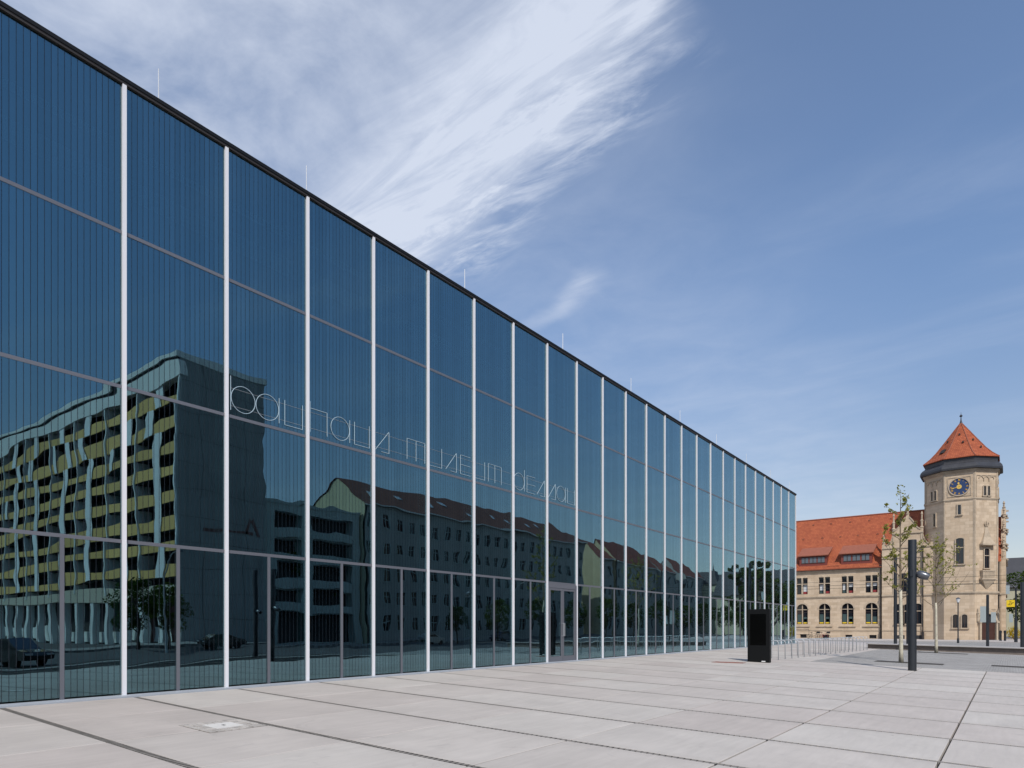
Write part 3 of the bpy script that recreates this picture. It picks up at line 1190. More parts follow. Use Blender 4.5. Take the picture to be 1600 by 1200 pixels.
def young_tree_meshes(seed, h=8.1, spread=1.35, nleaf=650):
    rnd = random.Random(seed)
    tr = MB()
    N = 14
    pts, rad = [], []
    for i in range(N + 1):
        t = i / N
        pts.append(Vector((0.05 * math.sin(3 * t + seed) * t, 0.05 * math.cos(2.3 * t + seed) * t, h * 0.97 * t)))
        rad.append(0.085 * (1 - t) ** 0.8 * (1 if t > 0.05 else 1.15) + 0.008)
    br, lf = MB(), MB()
    tr.tube(pts[:7], rad[:7], 10)
    br.tube(pts[6:], [r * 0.62 + 0.2 * rad[6] * (1 - i / 8) for i, r in enumerate(rad[6:])], 8)
    nb = 19
    for i in range(nb):
        t = 0.37 + 0.55 * i / nb + rnd.uniform(-.015, .015)
        base = pts[int(t * N)].lerp(pts[min(N, int(t * N) + 1)], t * N - int(t * N))
        a = i * 2.4 + rnd.uniform(-.5, .5)
        L = spread * (1.15 - 0.85 * (t - 0.37) / 0.55) * rnd.uniform(0.75, 1.25)
        d = Vector((math.cos(a), math.sin(a), rnd.uniform(0.55, 1.1)))
        bp = [base]
        for s in range(1, 6):
            q = s / 5
            bp.append(base + d.normalized() * L * 1.25 * q + Vector((0, 0, 0.30 * L * q * q)) + Vector((rnd.uniform(-.05, .05), rnd.uniform(-.05, .05), 0)))
        br.tube(bp, [0.022 * (1 - 0.75 * s / 5) for s in range(6)], 5)
        for tw in range(5):
            s = rnd.uniform(0.3, 1.0)
            k = min(4, int(s * 5))
            p0 = bp[k].lerp(bp[k + 1], s * 5 - k if k < 5 else 1)
            dd = Vector((rnd.uniform(-1, 1), rnd.uniform(-1, 1), rnd.uniform(-0.1, 0.9))).normalized()
            p1 = p0 + dd * L * rnd.uniform(0.18, 0.4)
            br.tube([p0, p1], [0.008, 0.004], 4, False)
            for q in range(rnd.randint(10, 17)):
                c = p0.lerp(p1, rnd.uniform(0.1, 1.1)) + Vector((rnd.uniform(-.06, .06), rnd.uniform(-.06, .06), rnd.uniform(-.08, .04)))
                leaf_quad(lf, c, 0.10, rnd)
    for q in range(60):
        t = rnd.uniform(0.88, 1.0)
        p = Vector((0, 0, h * t)) + Vector((rnd.uniform(-.16, .16), rnd.uniform(-.16, .16), 0)) + pts[-1] * Vector((1, 1, 0)).length * 0
        p.x += pts[int(t * N) if int(t * N) <= N else N].x
        p.y += pts[int(t * N) if int(t * N) <= N else N].y
        leaf_quad(lf, p, 0.10, rnd)
    return tr, br, lf


def young_tree(x, y, seed, label, rz=0.0, sc=1.0, h=8.1, spread=1.35):
    z = hz(x, y)
    t = thing('young_tree', label, 'tree', (x, y, z), 'young plaza trees', rz)
    tr, br, lf = young_tree_meshes(seed, h, spread)
    for nm, mb, mt, sm in (('trunk', tr, M['bark_pale'], 'all'), ('branches', br, M['bark_twig'], False), ('crown', lf, M['spring_leaf'], False)):
        o = bpy.data.objects.new(nm, mb.mesh(nm, mt, (0, 0, 0), sm, nm != 'crown'))
        o.parent = t
        COL.objects.link(o)
    return t


young_tree(9.95, 35.16, 3, 'slender young tree with pale trunk beside the thick spotlight column', 0.0, 1, 8.2, 1.25)
young_tree(10.24, 49.5, 11, 'slender young tree with pale trunk standing right of the spotlight column', 1.0, 1, 7.6, 1.9)
for (x0, x1, y0, y1) in ((8.9, 11.6, 34.6, 35.8), (9.2, 11.9, 48.9, 50.1), (13.3, 16.0, 36.0, 37.2)):
    b = MB()
    b.add([(x0, y0, hz(x0, y0) + 0.006), (x1, y0, hz(x1, y0) + 0.006), (x1, y1, hz(x1, y1) + 0.006), (x0, y1, hz(x0, y1) + 0.006)], [(0, 1, 2, 3)])
    o = struct('planting_bed', b, M['soil'])


def big_tree_meshes(seed, h, rx, trunk_h, n, size, col=False):
    """broad crown made of leaf clumps round a branching frame"""
    rnd = random.Random(seed)
    tr, lf = MB(), MB()
    tr.tube([(0, 0, -0.3), (0.05, 0, trunk_h * 0.5), (0, 0.06, trunk_h), (0, 0, trunk_h + (h - trunk_h) * 0.7)], [0.03 * h * .8, 0.022 * h * .8, 0.018 * h * .8, 0.004 * h], 8)
    cl = []
    for i in range(26):
        t = rnd.uniform(0, 1)
        zz = trunk_h + (h - trunk_h) * (0.06 + 0.90 * t)
        prof = math.sin(math.pi * min(1, 0.16 + t * 0.80)) ** 0.7
        if col:
            prof = 0.75 + 0.25 * math.sin(math.pi * t)
        rr = rx * prof * math.sqrt(rnd.uniform(0.15, 1))
        a = rnd.uniform(0, 2 * math.pi)
        c = Vector((rr * math.cos(a), rr * math.sin(a), zz))
        cl.append((c, rx * rnd.uniform(0.22, 0.42)))
        b0 = Vector((0, 0, max(trunk_h * .8, zz - rr * 0.9)))
        tr.tube([b0, b0.lerp(c, .5) + Vector((0, 0, .1 * rr)), c], [0.008 * h, 0.005 * h, 0.002 * h], 5, False)
    for q in range(n):
        c, r = cl[rnd.randrange(len(cl))]
        d = Vector((rnd.gauss(0, 1), rnd.gauss(0, 1), rnd.gauss(0, 1))).normalized() * r * rnd.uniform(0.35, 1.0) ** 0.5
        d.z *= 0.75
        leaf_quad(lf, c + d, size, rnd)
    return tr.mesh('trunk', M['bark_dark'], (0, 0, 0), 'all'), lf


TREE_ME = {}


def big_tree(kind, x, y, label, group, rz=0.0, sc=1.0, leaf='dark_leaf'):
    spec = {'broad': (21, 9.5, 3.6, 2.2, 5200, 0.30, False), 'round': (22, 6.8, 2.2, 2.0, 3600, 0.22, False), 'tall': (23, 13.5, 2.0, 3.0, 4500, 0.30, True),
            'huge': (24, 13.0, 5.2, 2.6, 8500, 0.36, False)}[kind]
    if (kind, leaf) not in TREE_ME:
        t, l = big_tree_meshes(*spec)
        TREE_ME[(kind, leaf)] = (t, l.mesh('crown', M[leaf], (0, 0, 0), False, False))
    z = hz(x, y) - 0.1
    o = thing('leafy_tree', label, 'tree', (x, y, z), group, rz)
    o.scale = (sc, sc, sc)
    for nm, me in zip(('trunk', 'crown'), TREE_ME[(kind, leaf)]):
        c = bpy.data.objects.new(nm, me)
        c.parent = o
        COL.objects.link(c)
    return o


# trees round the right edge and beyond the clock tower
big_tree('huge', 18.2, 143, 'big dark green tree behind the signals at the right edge', 'trees beyond the clock tower', 0.3, 1.0)
big_tree('broad', 17.0, 128, 'dark green tree mirrored in the last glass panes', 'trees beyond the clock tower', 1.3, 0.95)
big_tree('huge', 22.5, 131, 'broad green tree mirrored above the black totem', 'trees beyond the clock tower', 2.0, 0.92, 'mid_leaf')
big_tree('tall', 24.5, 119, 'tall narrow tree mirrored furthest left of the far tree group', 'trees beyond the clock tower', 0.5, 0.98)
big_tree('tall', 22.6, 121, 'tall narrow tree mirrored second from left in the far tree group', 'trees beyond the clock tower', 2.5, 1.05)
big_tree('tall', 20.6, 118, 'tall narrow tree mirrored third from left in the far tree group', 'trees beyond the clock tower', 4.5, 1.0, 'mid_leaf')
big_tree('broad', 27.5, 128, 'low rounded tree mirrored at the foot of the tall narrow trees', 'trees beyond the clock tower', 3.5, 0.75)
# street trees mirrored in the middle panes
k = 0
for (x, y, s) in ((45, 66, .72), (46, 76, .85), (45.5, 86, .95), (45, 96, .9), (44.5, 106, 1.05), (44, 116, .95), (43, 126, 1.05), (42, 135, 1.0), (40.5, 144, 1.05), (39, 152, 1.0), (37, 160, .95), (35, 168, 1.0), (33, 175, 1.0)):
    big_tree('round', x, y, 'dark leafy street tree mirrored in the glass, ' + ORD[k] + ' of its row from the left', 'street trees mirrored in the glass', k * 1.7, s, 'mid_leaf' if k % 3 == 1 else 'dark_leaf')
    k += 1
big_tree('round', 47.5, 26.5, 'bushy tree mirrored in front of the yellow balconies, left of the pair', 'trees in front of the yellow balconies', 0.4, 0.95)
big_tree('round', 49.0, 29.8, 'bushy tree mirrored in front of the yellow balconies, right of the pair', 'trees in front of the yellow balconies', 2.4, 0.9, 'mid_leaf')
big_tree('broad', 64.0, 126, 'dark tree mirrored between the long roof and the sand coloured gable', 'trees in front of the houses', 1.0, 0.95)
big_tree('broad', 66.5, 53.5, 'treetop mirrored above the low building with curved balconies', 'trees in front of the houses', 1.5, 1.98)

# ------------------------------------------------------------------ post office with clock tower
Z0 = -0.45
YW = 110.0
post = thing('post_office', 'old sandstone post office with red roofs and an octagonal clock tower', 'post office', (0, 112, Z0))


def wall_open(mb, fr, u0, u1, w0, w1, ops, thick=0.35, arch_n=8):
    """wall sheet with recessed openings; ops: (u0,u1,w0,w1,arch)"""
    us = sorted({u0, u1, *[q for o in ops for q in o[:2]]})
    ws = sorted({w0, w1, *[q for o in ops for q in o[2:4]]})
    for i in range(len(us) - 1):
        for j in range(len(ws) - 1):
            cu, cw = (us[i] + us[i + 1]) / 2, (ws[j] + ws[j + 1]) / 2
            if any(o[0] < cu < o[1] and o[2] < cw < o[3] for o in ops):
                continue
            mb.add([fr.p(us[i], ws[j], 0), fr.p(us[i + 1], ws[j], 0), fr.p(us[i + 1], ws[j + 1], 0), fr.p(us[i], ws[j + 1], 0)], [(0, 1, 2, 3)])
    for o in ops:
        a, b_, c, d, ar = o
        r = (b_ - a) / 2
        if ar:
            sp = d - r * ar
            top = [(a + r - r * math.cos(math.pi * q / arch_n), sp + r * ar * math.sin(math.pi * q / arch_n)) for q in range(arch_n + 1)]
            for q in range(arch_n):
                (ua, wa), (ub, wb) = top[q], top[q + 1]
                mb.add([fr.p(ua, wa, 0), fr.p(ub, wb, 0), fr.p(ub, d, 0), fr.p(ua, d, 0)], [(0, 1, 2, 3)])
        else:
            sp = d
            top = [(a, d), (b_, d)]
        path = [(a, c)] + top + [(b_, c)]
        for q in range(len(path)):
            (ua, wa), (ub, wb) = path[q], path[(q + 1) % len(path)]
            mb.add([fr.p(ua, wa, 0), fr.p(ub, wb, 0), fr.p(ub, wb, -thick), fr.p(ua, wa, -thick)], [(0, 1, 2, 3)])


WFR = F((0, YW, 0), (1, 0, 0), (0, 0, 1), (0, -1, 0))
wing_c = [-2.40 - 3.22 * k for k in range(13)]
ops = []
for c in wing_c:
    ops.append((c - 0.82, c + 0.82, 1.74, 4.88, 1.0))
    ops.append((c - 0.80, c + 0.80, 6.40, 8.95, 0))
    ops.append((c - 0.30, c + 0.65, -0.40, 0.12, 0))
m = MB()
wall_open(m, WFR, -44.0, -0.95, Z0 - 0.3, 9.95, ops)
part('wall', m, M['sandstone'], post, fixn=False)
m = MB()
m.boxf(WFR, -44, -0.95, 5.72, 5.86, 0.0, 0.10)
m.boxf(WFR, -44, -0.95, 5.86, 6.02, 0.0, 0.16)
m.boxf(WFR, -44, -0.95, 0.72, 0.82, 0.0, 0.07)
m.boxf(WFR, -44, -0.95, 9.66, 9.80, 0.0, 0.10)
m.boxf(WFR, -44, -0.95, 9.80, 9.97, 0.0, 0.22)
part('string_course', m, M['sandstone_trim'], post)
m = MB()
m.boxf(WFR, -44, -0.95, 9.97, 10.20, -0.1, 0.42)
part('gutter', m, M['gutter_dark'], post)


def window(fr, style, w, h, blind=0):
    """stone cross window, returns nothing; frame mesh is a window part, panes and blinds are sub-parts. fr origin = bottom centre of the opening"""
    m = MB()
    hw = w / 2
    if style == 'arch':
        sp = h - hw
        m.boxf(fr, -0.06, 0.06, 0, h, -0.28, -0.12)
        m.boxf(fr, -hw, -0.06, sp - 0.12, sp - 0.02, -0.28, -0.12)
        m.boxf(fr, 0.06, hw, sp - 0.12, sp - 0.02, -0.28, -0.12)
        m.ring(fr, 0, sp, hw + 0.0, hw + 0.20, 0.0, 0.06, 14, 0, math.pi)
        m.boxf(fr, -hw - 0.32, hw + 0.32, -0.42, -0.26, 0.0, 0.16)
    elif style == 'cross':
        m.boxf(fr, -0.10, 0.10, 0, h, -0.25, 0.03)
        m.boxf(fr, -hw, -0.10, h * 0.60, h * 0.60 + 0.12, -0.25, 0.0)
        m.boxf(fr, 0.10, hw, h * 0.60, h * 0.60 + 0.12, -0.25, 0.0)
        for s in (-1, 1):
            c = s * (hw + 0.10) / 2
            q = (hw - 0.10) / 2
            # ogee head cut
            m.prism(fr, [(c - q, h), (c - q, h - 0.02), (c - q * .55, h + 0.13), (c - q * .25, h + 0.18), (c, h + 0.36), (c + q * .25, h + 0.18), (c + q * .55, h + 0.13), (c + q, h - 0.02), (c + q, h)], 0.004, 0.05)
    wo = part('window', m, M['sandstone_trim'] if style == 'arch' else M['sandstone_trim'], post)
    m = MB()
    m.boxf(fr, -hw, hw, 0, h, -0.34, -0.30)
    part('pane', m, M['window_dark'], wo)
    m = MB()
    for s in (-1, 1):
        a, b_ = sorted((s * 0.06, s * hw))
        for (u0_, u1_, w0_, w1_) in ((a, a + 0.05, 0, h), (b_ - 0.05, b_, 0, h), (a, b_, 0.0, 0.06), (a, b_, h * 0.57, h * 0.57 + 0.05)):
            m.boxf(fr, u0_, u1_, w0_, w1_, -0.30, -0.26)
    part('sash', m, M['window_frame_dark'], wo)
    if blind:
        for (mt, u0_, u1_, w0_, w1_) in blind:
            m = MB()
            m.boxf(fr, u0_, u1_, w0_, w1_, -0.298, -0.290)
            part('blind', m, M[mt], wo)


for k, c in enumerate(wing_c):
    if k < 7:
        yl = [('poster_yellow', -0.74, -0.08, 0.10, 0.27), ('poster_yellow', 0.08, 0.74, 0.10, 0.27), ('blind_teal', -0.74, -0.08, 0.28, 1.5), ('blind_teal', 0.08, 0.74, 0.28, 1.1)]
        if k in (1, 2, 3):
            yl.append(('poster_print', 0.18, 0.62, 0.36, 0.80))
        window(WFR.sh(c, 1.74), 'arch', 1.64, 3.14, yl)
        bl = [[('blind_white', -0.70, -0.15, 0.95, 1.45), ('blind_white', 0.15, 0.70, 1.0, 1.48), ('blind_red', 0.15, 0.72, 0.0, 0.38)],
              [('blind_white', -0.70, -0.35, 0.5, 1.45), ('blind_white', 0.15, 0.70, 0.95, 1.48), ('blind_red', 0.15, 0.72, 0.0, 0.38), ('blind_teal', -0.72, -0.14, 0.0, 0.42)],
              [('blind_white', -0.70, -0.15, 0.55, 1.45), ('blind_red', 0.15, 0.72, 0.0, 0.40), ('blind_teal', -0.72, -0.14, 0.0, 0.42)],
              [('blind_white', 0.13, 0.72, 0.40, 1.5), ('blind_red', 0.13, 0.72, 0.0, 0.42)]][k % 4]
        window(WFR.sh(c, 6.40), 'cross', 1.60, 2.55, bl)
    else:
        m = MB()
        m.boxf(WFR, c - 0.82, c + 0.82, 1.74, 4.88, -0.34, -0.30)
        m.boxf(WFR, c - 0.80, c + 0.80, 6.40, 8.95, -0.34, -0.30)
        part('pane', m, M['window_dark'], post)
    m = MB()
    m.boxf(WFR, c - 0.30, c + 0.65, -0.40, 0.12, -0.34, -0.25)
    for q in range(6):
        m.boxf(WFR, c - 0.22 + q * 0.15, c - 0.20 + q * 0.15, -0.40, 0.12, -0.2, -0.18)
    part('basement_window', m, M['recess_dark'], post)

# main roof of the wing with two shed dormers
RZ, RY = 19.05, 118.0
m = MB()
ye = YW - 0.45
sl = (RZ - 10.15) / (RY - ye)


def roofz(y):
    return 10.15 + (y - ye) * sl


m.add([(-44.2, ye, 10.15), (4.6, ye, 10.15), (4.6, RY, RZ), (-44.2, RY, RZ), (-44.2, 126.5, 10.15), (4.6, 126.5, 10.15),
       (-44.2, ye, 10.05), (4.6, ye, 10.05), (4.6, 126.5, 10.05), (-44.2, 126.5, 10.05)],
      [(0, 1, 2, 3), (3, 2, 5, 4), (0, 6, 7, 1), (4, 5, 8, 9), (0, 3, 4, 9, 6), (1, 7, 8, 5, 2)])
part('roof', m, M['clay_tiles'], post, label='steep red clay tile roof over the long wing')
m = MB()
m.tube([(-44.2, RY, RZ + 0.03), (4.3, RY, RZ + 0.03)], 0.14, 6)
part('ridge_tiles', m, M['tile_brown'], post)
m = MB()
for row, yy in enumerate((110.7, 112.4, 114.6, 117.0)):
    for q in range(16):
        x = -40 + q * 2.7 + (row % 2) * 1.2 + random.uniform(-.3, .3)
        if row == 0 and (-12.6 < x < -2 or -26 < x < -16):
            continue
        zz = roofz(yy)
        m.box(x - .12, x + .12, yy - .06, yy + .16, zz + .0, zz + .24)
part('roof_vent', m, M['tile_brown'], post, kind='stuff')
m = MB()
m.tube([(-44, 109.9, 10.75), (-12.6, 109.9, 10.75)], 0.025, 5)
m.tube([(-8.4, 109.9, 10.62), (-6.7, 109.9, 10.62)], 0.03, 5)
m.tube([(-2.2, 109.9, 10.62), (-1.0, 109.9, 10.62)], 0.03, 5)
part('snow_guard', m, M['tile_brown'], post)
for (xa, xb) in ((-12.5, -8.5), (-6.55, -2.35), (-21.5, -17.3)):
    yf = 110.15
    m = MB()
    za, zb = roofz(yf) - 0.05, 12.42
    m.box(xa, xb, yf, yf + 2.2, za, zb - 0.02)
    dm = part('dormer', m, M['window_frame_red'], post)
    m = MB()
    yi = ye + (13.9 - 10.15) / sl + 0.3
    m.add([(xa - .25, yf - .35, zb), (xb + .25, yf - .35, zb), (xb + .25, yi, 14.05), (xa - .25, yi, 14.05),
           (xa - .25, yf - .35, zb - .12), (xb + .25, yf - .35, zb - .12), (xb + .25, yi, 13.7), (xa - .25, yi, 13.7)],
          [(0, 1, 2, 3), (4, 7, 6, 5), (0, 4, 5, 1), (1, 5, 6, 2), (3, 2, 6, 7), (0, 3, 7, 4)])
    part('dormer_roof', m, M['tile_brown'], dm)
    m = MB()
    g2 = MB()
    wd = (xb - xa - 0.5) / 3
    for q in range(3):
        c = xa + 0.25 + wd * (q + .5)
        for s in (-1, 1):
            g2.box(c + s * 0.27 - 0.22, c + s * 0.27 + 0.22, yf - 0.03, yf - 0.005, za + 0.55, zb - 0.35)
        m.box(c - 0.56, c + 0.56, yf - 0.06, yf - 0.002, za + 0.45, za + 0.54)
        m.box(c - 0.56, c + 0.56, yf - 0.06, yf - 0.002, zb - 0.34, zb - 0.25)
        m.box(c - 0.04, c + 0.04, yf - 0.06, yf - 0.002, za + 0.55, zb - 0.35)
    part('dormer_sash', m, M['window_frame_dark'], dm)
    part('pane', g2, M['window_pale'], dm)

# scrolled gable
GC = 2.24
GF = F((GC, 109.4, 0), (1, 0, 0), (0, 0, 1), (0, -1, 0))
half = [(3.2, Z0 - 0.3), (3.2, 13.25), (2.75, 13.25)]
for q in range(1, 8):
    a = math.pi / 2 * q / 7
    half.append((2.75 - 0.95 * math.sin(a) * 0.98, 13.05 + 1.65 * (1 - math.cos(a))))
half += [(1.78, 14.75), (1.60, 15.15), (1.35, 15.28), (1.05, 15.62), (0.80, 16.15), (0.50, 16.62), (0.22, 16.95), (0.16, 17.25)]
prof = [(u, w) for u, w in half] + [(-u, w) for u, w in reversed(half)]
m = MB()
gops = [(-1.5, 1.74, 1.72, 4.6, 0)]
m.prism(GF, prof, -0.62, 0.0)
part('gable', m, M['sandstone'], post)
m = MB()
for w0, w1, hw, n1 in ((5.75, 6.0, 3.22, .14), (11.2, 11.36, 3.22, .10), (12.62, 12.8, 3.22, .12), (14.66, 14.82, 1.95, .16), (0.72, 0.82, 3.22, .07)):
    m.boxf(GF, -hw, hw, w0, w1, 0.0, n1)
for s in (-1, 1):
    for q in range(8):
        a0, a1 = half[2 + q], half[3 + q]
        if q > 6:
            continue
        m.prism(GF, [(s * a0[0], a0[1] - .02), (s * a1[0], a1[1] - .02), (s * (a1[0] + .12), a1[1] + .10), (s * (a0[0] + .05), a0[1] + .12)], -0.64, 0.09)
    for q in range(11, 16):
        a0, a1 = half[q], half[q + 1]
        m.prism(GF, [(s * a0[0], a0[1]), (s * a1[0], a1[1]), (s * (a1[0] + .06), a1[1] + .13), (s * (a0[0] + .06), a0[1] + .13)], -0.64, 0.09)
    m.boxf(GF, s * 1.74 - .10, s * 1.74 + .10, 12.8, 14.66, 0.0, 0.07)
    m.boxf(GF, s * 1.74 - .08, s * 1.74 + .08, 6.0, 12.6, 0.0, 0.06)
part('gable_trim', m, M['sandstone_trim'], post)
for (u, w, hh) in ((-3.0, 13.25, 1.5), (3.0, 13.25, 1.5), (-1.74, 14.82, 2.9), (1.74, 14.82, 2.9), (0, 17.2, 1.5)):
    m = MB()
    p = GF.p(u, w, -0.3)
    m.lathe(p, [(0.20, 0), (0.20, hh * .18), (0.26, hh * .2), (0.26, hh * .24), (0.14, hh * .28), (0.16, hh * .5), (0.22, hh * .54), (0.11, hh * .6), (0.09, hh * .82), (0.16, hh * .88), (0.05, hh)], 8, R(22.5))
    part('pinnacle', m, M['sandstone_trim'], post)
# cross roof behind the gable
m = MB()
m.add([(GC - 3.1, 109.95, 12.6), (GC + 3.1, 109.95, 12.6), (GC, 109.95, 16.4), (GC - 3.1, 115, 12.6), (GC + 3.1, 115, 12.6), (GC, 116, 16.4)], [(0, 2, 5, 3), (1, 4, 5, 2), (0, 3, 4, 1)])
part('gable_roof', m, M['clay_tiles'], post)


def flat_window(fr, u0, u1, w0, w1, arch=0.0, bars=True, label='window'):
    """deep-set look: stone surround stands proud, pane sits behind its face"""
    m = MB()
    hw = (u1 - u0) / 2
    c = (u0 + u1) / 2
    sp = w1 - hw * arch
    k = 10
    inner = [(u0, w0), (u0, sp)] + ([(c - hw * math.cos(math.pi * q / k), sp + hw * arch * math.sin(math.pi * q / k)) for q in range(1, k)] if arch else []) + [(u1, sp), (u1, w0)]
    t = 0.13
    outer = [(u0 - t, w0), (u0 - t, sp)] + ([(c - (hw + t) * math.cos(math.pi * q / k), sp + (hw * arch + t) * math.sin(math.pi * q / k)) for q in range(1, k)] if arch else []) + [(u1 + t, sp + (0 if arch else t)), (u1 + t, w0)]
    if not arch:
        outer[1] = (u0 - t, sp + t)
    for q in range(len(inner) - 1):
        m.prism(fr, [inner[q], inner[q + 1], outer[q + 1], outer[q]], 0.0, 0.14)
    m.boxf(fr, u0 - 0.22, u1 + 0.22, w0 - 0.14, w0, 0.0, 0.20)
    if bars:
        m.boxf(fr, u0, u1, w0 + (w1 - w0) * .62, w0 + (w1 - w0) * .62 + .10, 0.012, 0.10)
    wo = part('window', m, M['sandstone_trim'], post)
    m = MB()
    m.prism(fr, inner, 0.004, 0.02)
    part('pane', m, M['window_dark'], wo)
    if (u1 - u0) > 0.55:
        m = MB()
        m.boxf(fr, c - .03, c + .03, w0, w1 - .05, 0.02, 0.05)
        for s in (u0, u1 - .06):
            m.boxf(fr, s, s + .06, w0, sp, 0.02, 0.05)
        m.boxf(fr, u0, u1, w0, w0 + .07, 0.02, 0.05)
        part('sash', m, M['window_frame_dark'], wo)


for (u0, u1) in ((-1.5, -0.55), (-0.40, 0.65), (0.80, 1.74)):
    flat_window(GF, u0, u1, 1.74, 4.6, 0.5)
for (u0, u1) in ((-0.95, 0.0), (0.25, 1.2)):
    flat_window(GF, u0, u1, 6.35, 9.0, 0.3)
for u in (-1.3, 1.0):
    m = MB()
    m.boxf(GF, u, u + .95, -0.40, 0.12, 0.004, 0.02)
    part('basement_window', m, M['recess_dark'], post)
# downpipes
for (x, y, zt) in ((-1.15, 109.75, 10.0), (4.15, 109.1, 12.4)):
    m = MB()
    m.tube([(x, y, zt), (x, y, 0.6)], 0.08, 8)
    m.tube([(x, y, 0.6), (x, y, Z0)], 0.17, 8)
    m.box(x - .2, x + .2, y - .15, y + .15, zt, zt + .4)
    part('downpipe', m, M['gutter_dark'], post)

# ---- octagonal tower
TC = (8.45, 112.2)
AP = 4.18
RO = AP / math.cos(R(22.5))


def octa(mb, prof, k=1.0):
    mb.lathe((TC[0], TC[1], 0), [(r / math.cos(R(22.5)), z) for r, z in prof], 8, R(22.5))


def facet(deg):
    """frame on the facet whose outward normal points at angle deg from +X"""
    n = Vector((math.cos(R(deg)), math.sin(R(deg)), 0))
    u = Vector((-n.y, n.x, 0))
    return F((TC[0] + n.x * AP, TC[1] + n.y * AP, 0), u, (0, 0, 1), n)


FC, FRt, FL = facet(-90), facet(-45), facet(-135)
m = MB()
octa(m, [(AP, Z0 - 0.3), (AP, 22.6)])
tw = part('tower_wall', m, M['sandstone'], post)
m = MB()
for z, h, o in ((5.75, 0.14, .08), (5.89, 0.2, .16), (18.42, .12, .06), (18.54, .16, .12), (22.25, .14, .10), (22.39, .22, .22), (7.15, .08, .05)):
    octa(m, [(AP + .001, z), (AP + o, z), (AP + o, z + h), (AP + .001, z + h)])
for fr in (FC, FRt, FL, facet(0), facet(180)):
    m.boxf(fr, -1.73, -1.58, 6.1, 22.25, 0.0, 0.05)
    m.boxf(fr, 1.58, 1.73, 6.1, 22.25, 0.0, 0.05)
part('tower_trim', m, M['sandstone_trim'], post)
m = MB()
octa(m, [(AP + .10, 22.62), (AP + .55, 22.62), (AP + .58, 22.85), (AP + .50, 23.15), (AP + .30, 23.42), (AP + .05, 23.6), (AP - .05, 23.75), (AP - .02, 24.2), (AP + .12, 24.3), (AP - .2, 24.32)])
part('tower_cornice', m, M['slate_metal'], post, label='dark coved metal cornice under the tower roof')
m = MB()
octa(m, [(AP + .20, 24.25), (AP + .22, 24.33), (AP - .15, 24.62), (AP - .62, 25.05), (AP - 1.3, 25.85), (AP - 2.3, 27.3), (AP - 3.2, 28.65), (AP - 4.05, 29.9), (0.10, 30.0)])
part('tower_roof', m, M['clay_tiles'], post, label='bell shaped red clay tile roof on the tower')
m = MB()
for k in range(8):
    a = R(22.5 + 45 * k)
    rp = [(AP + .2, 24.35), (AP - .15, 24.64), (AP - .62, 25.07), (AP - 1.3, 25.87), (AP - 2.3, 27.32), (AP - 3.2, 28.67), (AP - 4.05, 29.92)]
    m.tube([(TC[0] + r / math.cos(R(22.5)) * math.cos(a), TC[1] + r / math.cos(R(22.5)) * math.sin(a), z) for r, z in rp], 0.07, 6)
part('hip_tiles', m, M['tile_brown'], post)
m = MB()
m.lathe((TC[0], TC[1], 29.75), [(0.20, 0), (0.16, .3), (0.07, .7), (0.05, 1.1), (0.16, 1.16), (0.20, 1.25), (0.12, 1.36), (0.02, 1.5), (0.02, 1.75)], 10)
part('finial', m, M['slate_metal'], post, smooth=True)
m = MB()
for (fr, u, q) in ((FC, .35, .42), (FRt, -.1, .5), (FC, -.1, .75), (FRt, .3, .2), (FL, -.1, .55)):
    r = AP - 0.62 - 2.9 * q
    z = 25.05 + 4.0 * q
    p = fr.p(u, z, r - AP + .06)
    m.box(p.x - .1, p.x + .1, p.y - .1, p.y + .1, p.z - .05, p.z + .16)
p = FL.p(0.25, 25.75, -1.12)
m.boxf(F(p, FL.u, (FL.n * -0.6 + Vector((0, 0, .8))), None), -0.35, 0.35, -0.3, 0.35, -0.1, 0.1)
part('roof_hatch', m, M['gutter_dark'], post)
# clock
m = MB()
cz = 20.32
m.boxf(FC, -1.36, 1.36, cz - 1.32, cz - 1.22, 0.0, .06)
m.boxf(FC, -1.36, 1.36, cz + 1.26, cz + 1.36, 0.0, .06)
m.boxf(FC, -1.36, -1.26, cz - 1.22, cz + 1.26, 0.0, .06)
m.boxf(FC, 1.26, 1.36, cz - 1.22, cz + 1.26, 0.0, .06)
m.ring(FC, 0, cz, 1.13, 1.26, 0.0, .14, 32)
part('clock_surround', m, M['sandstone_trim'], post)
m = MB()
m.disc(FC, 0, cz, 1.13, 0.0, .05, 32)
ck = part('clock_face', m, M['clock_blue'], post, label='blue clock face with gold numerals and hands')
roman = {1: 'I', 2: 'II', 3: 'III', 4: 'IV', 5: 'V', 6: 'VI', 7: 'VII', 8: 'VIII', 9: 'IX', 10: 'X', 11: 'XI', 12: 'XII'}
for hnum, txt in roman.items():
    a = math.pi / 2 - hnum * math.pi / 6
    rad = Vector((math.cos(a), math.sin(a)))
    tan = Vector((math.sin(a), -math.cos(a)))
    wd = {'I': .055, 'V': .13, 'X': .13}
    tot_w = sum(wd[c] for c in txt)
    t0 = -tot_w / 2
    m = MB()
    for c in txt:
        tc = t0 + wd[c] / 2
        t0 += wd[c]
        strokes = {'I': [(0, -1, 0, 1)], 'V': [(-.05, 1, 0, -1), (.05, 1, 0, -1)], 'X': [(-.05, -1, .05, 1), (-.05, 1, .05, -1)]}[c]
        for (xa, ya, xb, yb) in strokes:
            pa = rad * (0.92 + ya * .12) + tan * (tc + xa)
            pb = rad * (0.92 + yb * .12) + tan * (tc + xb)
            m.tube([FC.p(pa.x, cz + pa.y, .058), FC.p(pb.x, cz + pb.y, .058)], 0.020, 4)
    part('numeral', m, M['gold'], ck)


